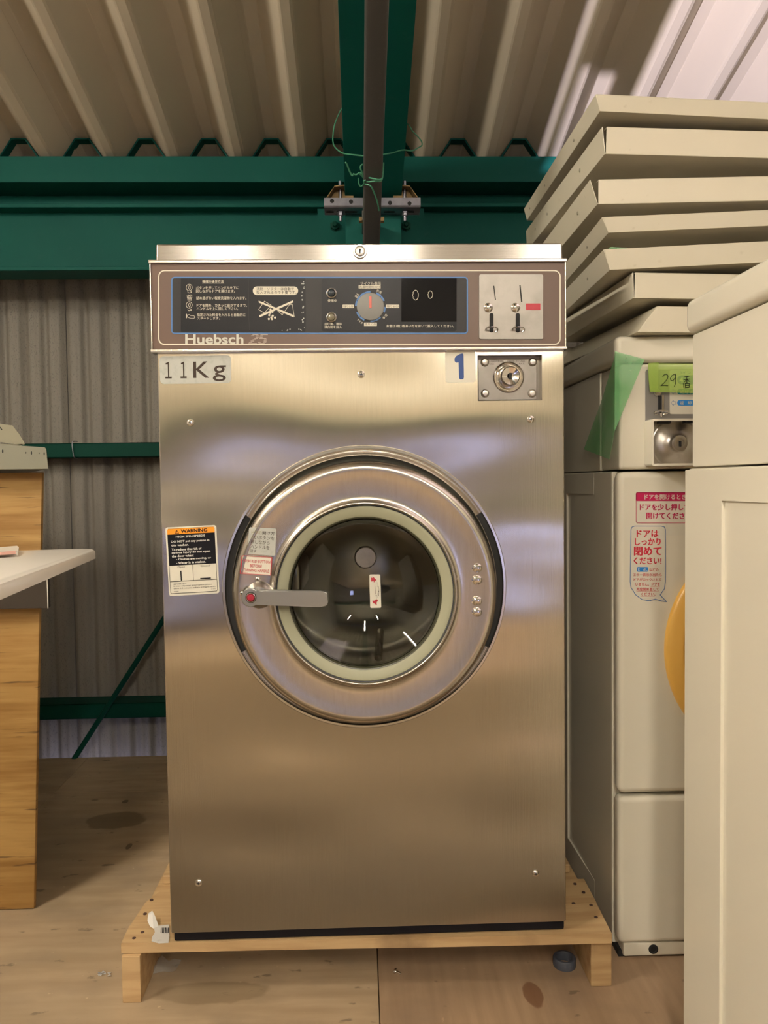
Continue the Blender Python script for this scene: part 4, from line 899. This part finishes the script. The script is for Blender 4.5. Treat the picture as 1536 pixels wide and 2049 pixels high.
b.use(mat('display_blue', (0.02, 0.22, 0.62), 0.4)); b.poly([cz(x, y) for x, y in rr(526, 600, 801, 833, 6)], f_)
b.use(LABELW); ff = pf(0.0009, YP); b.text('E', ff, *[cz(x, 0)[0] for x in (533, 544)], *[cz(0, y)[1] for y in (808, 826)]); b.text('dL', ff, *[cz(x, 0)[0] for x in (566, 596)], *[cz(0, y)[1] for y in (808, 826)])
b.build('balloon_sticker', m29, 'speech balloon sticker with blue outline and red Japanese lettering')
# coin unit on the fascia
YC = YM+0.004; k8 = 356/1536; cz = lambda x, y: (1180+x*k8, 640+y*k8)
b = MB(mat('coin_plate_grey', (0.27, 0.26, 0.25), 0.35, 0.3)); f = pf(0.0, YC); b.prism([f(*cz(x, y)) for x, y in rr(476, 1400, 430, 900, 22)], (0, -0.002, 0), 0.0004)
b.use(LABELW); f = pf(0.0026, YC); b.poly([cz(x, y) for x, y in rr(682, 1250, 434, 815, 14)], f)
b.use(BLUE); f = pf(0.0029, YC)
b.poly([cz(x, y) for x, y in rr(747, 1120, 480, 560, 38)], f); b.use(mat('teal_ink', (0.02, 0.22, 0.30), 0.4)); b.poly([cz(x, y) for x, y in rr(747, 1120, 600, 646, 22)], f); b.use(mat('display_blue', (0,)*3)); b.poly([cz(x, y) for x, y in rr(747, 1120, 694, 742, 22)], f)
b.use(BLUE)
for y_ in (520, 622, 719): b.stroke([cz(x, y) for x, y in ((692, y_), (714, y_-22), (714, y_-11), (735, y_-11), (735, y_+11), (714, y_+11), (714, y_+22))], 0.7, f, True)
b.text('コイン', f, cz(756, 0)[0], cz(862, 0)[0], cz(0, 446)[1], cz(0, 473)[1], bold=.01)
b.use(LABELW); f = pf(0.0032, YC)
b.text('4', f, cz(765, 0)[0], cz(797, 0)[0], cz(0, 497)[1], cz(0, 545)[1], bold=.03); b.text('返却ボタン', f, cz(770, 0)[0], cz(960, 0)[0], cz(0, 608)[1], cz(0, 638)[1], bold=.02)
b.text('返', f, cz(770, 0)[0], cz(803, 0)[0], cz(0, 704)[1], cz(0, 734)[1], bold=.02); b.text('却', f, cz(836, 0)[0], cz(869, 0)[0], cz(0, 704)[1], cz(0, 734)[1], bold=.02)
cpl = b.build('coin_plate', m29, 'grey coin plate with blue and white lettering')
b = MB(DARK); f = pf(0.0027, YC); b.poly([cz(x, y) for x, y in rr(583, 614, 655, 800, 8)], f)
b.use(CHROME); b.poly([cz(x, y) for x, y in rr(617, 633, 650, 800, 6)], f); b.build('coin_slot', cpl)
b = MB(CHROME); b.lathe(onY(*cz(582, 628), YC-0.002), (0, -1, 0), [(0.008, 0), (0.0075, 0.003), (0.005, 0.006), (0, 0.0075)], 24); b.build('knob', cpl)
b = MB(CHROME); c0 = onY(*cz(614, 800), YC-0.006)
b.tube([c0+V((0.0125*cos(a), -0.004*sin(a)*1.5, 0.0028*sin(a))) for a in [2*pi*i/20 for i in range(21)]], 0.0016, 8); b.tube([c0, c0+V((0.002, 0.006, -0.007))], 0.002, 8); b.build('return_lever', cpl)
# protruding lock housing
a = onY(1303, 838, YM-0.030); c = onY(1420, 931, YM-0.030); x1_ = a.x+0.115
b = MB(CREAM); tk = 0.004
ya, yb = YM-0.030, YM+0.005
o = [V((x, ya, z)) for x, z in rr(a.x, x1_, c.z, a.z, 0.005)]; i_ = [V((x, ya, z)) for x, z in rr(a.x+tk, x1_-tk, c.z+tk, a.z-tk, 0.002)]
b.frame(o, i_, (0, yb-ya, 0)); lh = b.build('lock_housing', m29, 'cream square housing round the lock')
b = MB(SATIN); b.box(a.x+tk, x1_-tk, ya+0.022, ya+0.026, c.z+tk, a.z-tk); lc = onY(1357, 887, ya+0.01)
b.lathe(V((lc.x, ya+0.022, lc.z)), (0, -1, 0), smoothp([(0.044, 0), (0.042, 0.0015), (0.036, -0.003+0.004), (0.022, 0.006), (0.0150, 0.012), (0.0146, 0.018), (0.0130, 0.020), (0.007, 0.020), (0.0065, 0.019), (0, 0.019)], 1), 48)
b.use(DARK); b.box(lc.x-0.002, lc.x+0.0018, ya+0.0020-0.0012, ya+0.003, lc.z-0.006, lc.z+0.004, 0.0008)
for xx in (0.01, 0.055): b.box(a.x+tk+xx, a.x+tk+xx+0.022, ya+0.004, ya+0.012, a.z-tk-0.004, a.z-tk)
b.build('key_lock', lh, 'conical steel key lock')
b = MB(DARK); p = onY(1307, 1914, YM-0.001+0.004); b.lathe(V((p.x, MY+0.004, 0.017)), (0, -1, 0), [(0.009, 0.0), (0.0085, 0.0015), (0.006, 0.002), (0.005, 0.0008), (0, 0.0005)], 16); b.build('drain_plug', m29)
# green tapes
b = MB(TAPEG)   # strip wraps the front corner: part on the fascia side, part on the front
Ycn = YM-0.001
def onside(x, y): p = onX(x, y, MX-0.0055); return p
cor = [(1237, 700), (1233, 851)]
frt = [onY(1237, 701, Ycn-0.004), onY(1241, 703, Ycn-0.004), onY(1289, 719, Ycn-0.004), onY(1246, 842, Ycn-0.0), onY(1237, 848, Ycn)]
eL = onY(1240, 703, Ycn-0.0045); eB = onY(1240, 862, Ycn-0.0015); eL.x = eB.x = MX-0.0052
R1 = onY(1289, 719, Ycn-0.0045)
b.prism([eL, R1, eB], (0, -0.0005, 0))
s1 = [eL, eB, onside(1219, 919), onside(1168, 899), onside(1204, 801), onside(1229, 716)]
b.prism(s1, (-0.0005, 0, 0)); b.build('green_tape', m29, 'translucent green adhesive tape strip on the corner')
b = MB(TAPEY); Yt = YC-0.0105
qt = [(1296, 727), (1400, 729), (1400, 786.5), (1299.5, 784)]
b.prism([onY(x, y, Yt) for x, y in ((1296, 727), (1430, 728), (1430, 788), (1300, 784), (1297, 760))], (0, -0.0004, 0)); b.prism([onY(x, y, Yt-0.0006) for x, y in ((1296, 727), (1317, 725), (1316, 785), (1300, 784))], (0, -0.0003, 0))
b.use(BLACK); f = lambda a, c_: onY(a, c_, Yt-0.0012)
cz = lambda x, y: (1180+x*k8, 640+y*k8)
S = lambda pts: b.stroke([cz(*p) for p in pts], 1.2, f)
S([(628, 490), (640, 474), (662, 470), (674, 485), (668, 510), (640, 545), (613, 568), (640, 565), (672, 569)])
S([(728, 470), (706, 482), (694, 505), (698, 522), (715, 525), (732, 505), (740, 480), (735, 466), (738, 500), (740, 540), (728, 576)])
S([(815, 492), (855, 486)]); S([(808, 515), (862, 510)]); S([(835, 490), (836, 543)]); S([(818, 535), (834, 512), (858, 532)]); S([(808, 548), (810, 584)]); S([(822, 550), (823, 584)]); S([(822, 550), (856, 548), (856, 582), (824, 584)]); S([(822, 566), (856, 565)])
b.build('numbered_tape', m29, 'yellow-green tape with handwritten 29')
# near machine: a copied tree of the plain parts, shifted towards the viewer
near = machine('cream coin dryer nearest the viewer at the right picture edge, glossy plain side')
near.location = (MX+0.0145, MY-(MY+MD-1.101), 0)
for ch in near.children:
    if ch.name.startswith('upper_side'): ch.location.y = 0

# ================================================================ TRAY STACK
def tray(k, bl, tlx, dtl, w_, d_, h_, yawd, tilt, rolld, rear, label, front_lean=0.0, notch=False, holes=()):
    """open tray of folded sheet: floor sheet and four flanges. bl = world near-left-bottom corner"""
    o = V(bl)
    X = Matrix.Translation(o) @ Matrix.Rotation(radians(yawd), 4, 'Z') @ Matrix.Rotation(radians(tilt), 4, 'X') @ Matrix.Rotation(radians(rolld), 4, 'Y')
    m = thing('metal_tray', tuple(o), label, 'panel', 'cream metal panels stacked on the coin dryer')
    t_ = 0.0014; g = 0.0
    b = MB(CREAMT); b.box(0, w_, 0, d_, 0, t_, 0.0005, 1, X)
    b.box(w_-t_, w_, 0, d_, 0, h_, 0.0004, 1, X)
    b.box(0, w_, d_-t_, d_, 0, rear, 0.0004, 1, X)
    b.build('floor_sheet', m)
    sx = dtl[0]; gx = 0.003 if notch else sx+0.0015
    b = MB(CREAMT); L_ = front_lean
    b.hexa([X @ V(q) for q in ((0.002 if notch else 0, 0, 0), (w_, 0, 0), (w_, t_, 0), (0.002 if notch else 0, t_, 0), (gx, -L_, h_), (w_, -L_, h_), (w_, t_-L_, h_), (gx, t_-L_, h_))], 0.0004, 1)
    if True: b.box(gx, w_, -L_, 0.012-L_, h_-t_, h_, 0.0004, 1, X)
    b.build('front_flange', m)
    b = MB(CREAMT)
    b.hexa([X @ V(q) for q in ((0, 0, 0), (t_, 0, 0), (t_, d_, 0), (0, d_, 0), (sx, -L_+0.001, h_), (t_+sx, -L_+0.001, h_), (t_+sx, d_*0.985, h_*0.95), (sx, d_*0.985, h_*0.95))], 0.0004, 1)
    b.build('side_flange', m)
    if holes:
        b = MB(mat('hole_light', (0.35, 0.32, 0.24), 0.5))
        for y_, z_, r_ in holes:
            b.lathe(X @ V((-0.0003+sx*z_/h_, y_, z_)), X.to_3x3() @ V((-1, 0, 0)), [(0, 0.0004), (r_, 0.0004), (r_, -0.0006)], 12)
        build_split(b, 'hole', m)
    return m
lab = ['topmost cream metal tray of the stack on the dryer, closed mitred corner', 'second cream metal tray from the top, tall front flange with open corner slot', 'third cream metal tray from the top, open notch at its left corner',
       'fourth cream metal tray from the top, low front flange above green tape scrap', 'fifth cream metal tray from the top, resting above the short inset tray', 'sixth cream metal tray from the top, set further right than those above', 'lowest cream metal tray, lying on the dryer top with slanted corner']
P_ = [(1199.6, 222.6), (1209.5, 308), (1194.7, 408.7), (1216.8, 465.7), (1219.4, 540.5), (1266.5, 596.5), (1275, 667)]
bl = [onY(x, y, 1.33) for x, y in P_]
h = [0.0255, 0.046, 0.042, 0.025, 0.034, 0.044, 0.045]
yawd = [0.6, 1.5, -0.2, -2.2, -1.6, 2.6, 5]
tilt = [0, 0.0, 0, 0, 0, 0, 0]
rolld = [2.2, 0.8, -1.0, -1.6, -2.2, 0.5, 0.0]
bl[6].z = 1.1336
dtl = [(-0.010,), (-0.005,), (-0.012,), (-0.012,), (-0.011,), (-0.001,), (0.036,)]
ws = [0.60, 0.60, 0.58, 0.58, 0.58, 0.54, 0.53]
for k in range(7):
    rear = (min(bl[k-1].z-bl[k].z, bl[k-1].z-ws[k-1]*sin(radians(rolld[k-1]))-bl[k].z+ws[k]*sin(radians(rolld[k])))-0.006) if k else h[0]
    dl = 0.55 if k < 2 else 0.42
    if k == 6: dtl_ = (-0.036,)
    tray(k, bl[k], 0, dtl[k], ws[k], dl, h[k], yawd[k], tilt[k], rolld[k], max(0.02, min(rear, h[k]+0.03)), lab[k], front_lean=(0.006 if k in (0, 3, 4) else 0.0), notch=k in (1, 2, 5),
         holes={0: ((0.14, 0.012, 0.003), (0.36, 0.012, 0.003), (0.5, 0.012, 0.003)), 1: ((0.13, 0.024, 0.004), (0.36, 0.022, 0.003), (0.46, 0.022, 0.003)), 2: ((0.10, 0.02, 0.0035),), 3: ((0.12, 0.012, 0.003),), 4: ((0.12, 0.017, 0.003),)}.get(k, ()))
b = MB(TAPEG); p = bl[3]; b.prism([onY(x, y, 1.352) for x, y in ((1216, 497), (1222, 494), (1256, 496), (1240, 500.5))], (0, 0.0005, 0)); tag(b.build('tape_scrap'), 'green tape scrap stuck between the fourth and fifth trays', 'tape')

# ================================================================ LEFT SIDE
# plywood crate front
A0 = onZ(68, 1820, 0.0); yb = 1.59; yt = 1.63
cr = thing('wooden_crate', (-0.9, 1.8, 0), 'orange plywood crate standing at the left picture edge below grey metal trays', 'crate')
pt = onY(84, 945, yt); pb = onY(68, 1820, yb); pl1 = -1.35
b = MB(CRATEW); zt_ = pt.z
b.hexa([V((pl1, yb, 0.001)), V((pb.x, yb, 0.001)), V((pb.x, yb+0.012, 0.001)), V((pl1, yb+0.012, 0.001)), V((pl1, yt, zt_)), V((pt.x, yt, zt_)), V((pt.x, yt+0.012, zt_)), V((pl1, yt+0.012, zt_))], 0.002, 2); b.build('front_board', cr)
b = MB(CRATEW); b.hexa([V((pl1, yb+0.0125, 0.001)), V((pb.x-0.006, yb+0.0125, 0.001)), V((pb.x-0.008, yb+0.028, 0.001)), V((pl1, yb+0.028, 0.001)), V((pl1, yt+0.0125, zt_-0.004)), V((pt.x-0.002, yt+0.0125, zt_-0.012)), V((pt.x-0.008, yt+0.028, zt_-0.012)), V((pl1, yt+0.028, zt_-0.004))], 0.001, 1); b.build('backing_board', cr)
b = MB(CRATEW); b.box(pl1, pl1+0.05, yb+0.03, 2.2, 0.001, zt_-0.005, 0.002); b.box(pl1, -1.02, 2.14, 2.2, 0.001, zt_-0.005, 0.002); build_split(b, 'rear_frame', cr)
# grey metal trays on top
def small_tray(pts, Y, thick, label, m, z_bottom):
    t_ = thing('metal_tray', (pts[0].x, Y, z_bottom), label, 'panel')
    b = MB(m); b.prism(pts, (0, 0.0015, 0)); return t_, b
Yt1 = 1.575
P = [onY(x, y, Yt1) for x, y in ((93, 894), (95, 938))]
zb = zt_+0.001
t = thing('metal_tray', (-0.9, Yt1, zb), 'grey perforated metal tray lying on top of the wooden crate', 'panel')
x1_ = P[0].x; zt2 = onY(90, 895, Yt1).z; zbb = onY(93, 938, Yt1).z; zl_ = onY(0, 889, Yt1).z
b = MB(GREYP); pts = [V((-1.3, Yt1, zl_+0.018)), V((onY(0, 889, Yt1).x, Yt1, zl_)), V((x1_-0.004, Yt1, zt2)), V((x1_-0.001, Yt1, zt2-0.004)), V((x1_+0.002, Yt1, zbb)), V((-1.3, Yt1, zbb))]
b.prism(pts, (0, 0.0015, 0)); b.build('front_flange', t)
b = MB(GREYP); xr_ = -0.92; b.prism([V((-1.3, Yt1+0.0015, zbb)), V((x1_, Yt1+0.0015, zbb)), V((xr_, 2.15, zbb)), V((-1.3, 2.15, zbb))], (0, 0, 0.0015)); b.prism([V((x1_-0.001, Yt1+0.0015, zbb)), V((xr_, 2.15, zbb)), V((xr_, 2.15, zt2)), V((x1_-0.001, Yt1+0.0015, zt2-0.004))], (-0.0015, 0, 0)); b.build('floor_sheet', t)
b = MB(DARK); f = pf(0.0004, Yt1)
for x, y, rx, ry in ((5.5, 903, 1.5, 4), (52, 906, 0.8, 2), (63, 906.5, 1.3, 3.8), (78.5, 907, 0.8, 1.6), (88.5, 908, 1.2, 3.4)): b.disc(x, y, rx, f, 12, ry)
build_split(b, 'hole', t)
Yt2 = 1.60; zc = onY(48, 890, Yt2).z
t = thing('metal_tray', (-0.9, Yt2, zc), 'pale beige metal tray with slanted end on top of the grey perforated tray', 'panel')
b = MB(mat('beige_tray_paint', (0.27, 0.25, 0.175), 0.45)); pts = [onY(x, y, Yt2) for x, y in ((0, 848), (25, 851.5), (38, 868), (50, 888), (46, 890.5), (0, 884.5))]
pts = [V((-1.28, Yt2, pts[0].z+0.02))]+pts+[V((-1.28, Yt2, pts[-1].z+0.01))]
b.prism(pts, (0, 0.0015, 0)); b.build('front_flange', t)
b = MB(MATS['beige_tray_paint']); a = onY(46, 890, Yt2); zz = pts[-2].z
b.hexa([V((-1.28, Yt2, zz+0.008)), V((a.x, Yt2, a.z)), V((-0.98, 2.1, a.z+0.0)), V((-1.28, 2.1, zz+0.008)), V((-1.28, Yt2, zz+0.0095)), V((a.x, Yt2, a.z+0.0015)), V((-0.98, 2.1, a.z+0.0015)), V((-1.28, 2.1, zz+0.0095))]); b.build('floor_sheet', t)
b = MB(DARK); f = pf(0.0004, Yt2); b.stroke([(0, 855), (4, 860)], 2, f); build_split(b, 'hole', t)
# dark metal box on the crate front
t = thing('metal_shelf_box', (-0.7, 1.55, 0.65), 'dark brownish metal box fixed to the crate below the white lid', 'box')
BG = mat('brown_grey_metal', (0.045, 0.036, 0.028), 0.5, 0, **{'Specular IOR Level': 0.2})
pR = onY(94, 1165, 1.578); pB = onY(95, 1217, 1.578)
b = MB(BG); b.box(-1.2, pR.x, 1.578, 1.592, pB.z, pR.z+0.05, 0.001); b.build('body', t)
b = MB(WHITEP); b.box(pR.x-0.0002, pR.x+0.0012, 1.577, 1.579, pB.z, pR.z+0.05); b.build('edge_strip', t, 'thin white edge')
# white lid in the foreground on an appliance out of the frame
wl = thing('washing_appliance', (-0.8, 0.7, 0), 'appliance at the left picture edge whose glossy white lid juts into view', 'appliance')
c1 = onY(207, 1096, 1.0); c2_ = onY(0, 1172, 0.52); z = 0.805
d = (V((c2_.x, c2_.y, 0))-V((c1.x, c1.y, 0))).normalized(); n_ = V((d.y, -d.x, 0))
if n_.x > 0: n_ = -n_
o = V((c1.x, c1.y, 0)); LN, WD = 0.56, 0.48
def lp(s_, t_): p = o+d*s_+n_*t_; return p
loop = []
for cs, ct, a in ((LN-0.03, 0.03, 0), (0.035, 0.035, 1), (0.03, WD-0.03, 2), (LN-0.03, WD-0.03, 3)):
    rr_ = 0.03
    for i in range(6):
        th_ = {0: 0, 1: -pi/2, 2: pi, 3: pi/2}[a]-pi/2*0+0
        ang_ = {0: (0, -pi/2), 1: (-pi/2, -pi), 2: (pi, pi/2), 3: (pi/2, 0)}[a]
        th_ = ang_[0]+(ang_[1]-ang_[0])*i/5
        loop.append((cs+rr_*cos(th_), ct+rr_*sin(th_)))
b = MB(WHITEP); lz = lambda s_: 0.7995+0.0165*s_/0.5
def L3(s_, t_, dz_): p = lp(s_, t_); return V((p.x, p.y, lz(s_)+dz_))
def shrink(lo_, k): cs_, ct_ = LN/2, WD/2; return [(cs_+(s_-cs_)*(1-k/(LN/2)), ct_+(t_-ct_)*(1-k/(WD/2))) for s_, t_ in lo_]
rings = [(0.000, -0.0115), (0.000, -0.004), (0.0012, -0.0015), (0.004, 0)]
vr = [[b.bm.verts.new(L3(s_, t_, dz_)) for s_, t_ in shrink(loop, k_)] for k_, dz_ in rings]
for A_, B_ in zip(vr, vr[1:]):
    for i in range(len(A_)): b.bm.faces.new((A_[i], A_[(i+1) % len(A_)], B_[(i+1) % len(A_)], B_[i]))
b.bm.faces.new(vr[-1]); b.bm.faces.new(vr[0][::-1]); b.build('lid', wl)
b = MB(WHITEP); a = [onZ(x, y, 0.8035) for x, y in ((-60, 1107), (34, 1098.5), (38, 1101), (36, 1112.5), (-60, 1120))]; b.prism(a, (0, 0, 0.004), 0.001)
b.use(mat('pink_print', (0.55, 0.30, 0.24), 0.5)); b.poly([(-60, 1111), (31, 1101.5), (32, 1108.5), (-60, 1116)], lambda x, y: onZ(x, y, 0.8079)); b.use(CREAM)
b.build('display_panel', wl, 'raised frame with pink print')
b = MB(WHITEP); b.box(-0.80, -0.62, 0.5, 0.85, 0.0, 0.7885, 0.01); b.build('body', wl)

# clean up helper properties
for o in bpy.data.objects:
    if '_o' in o: del o['_o']
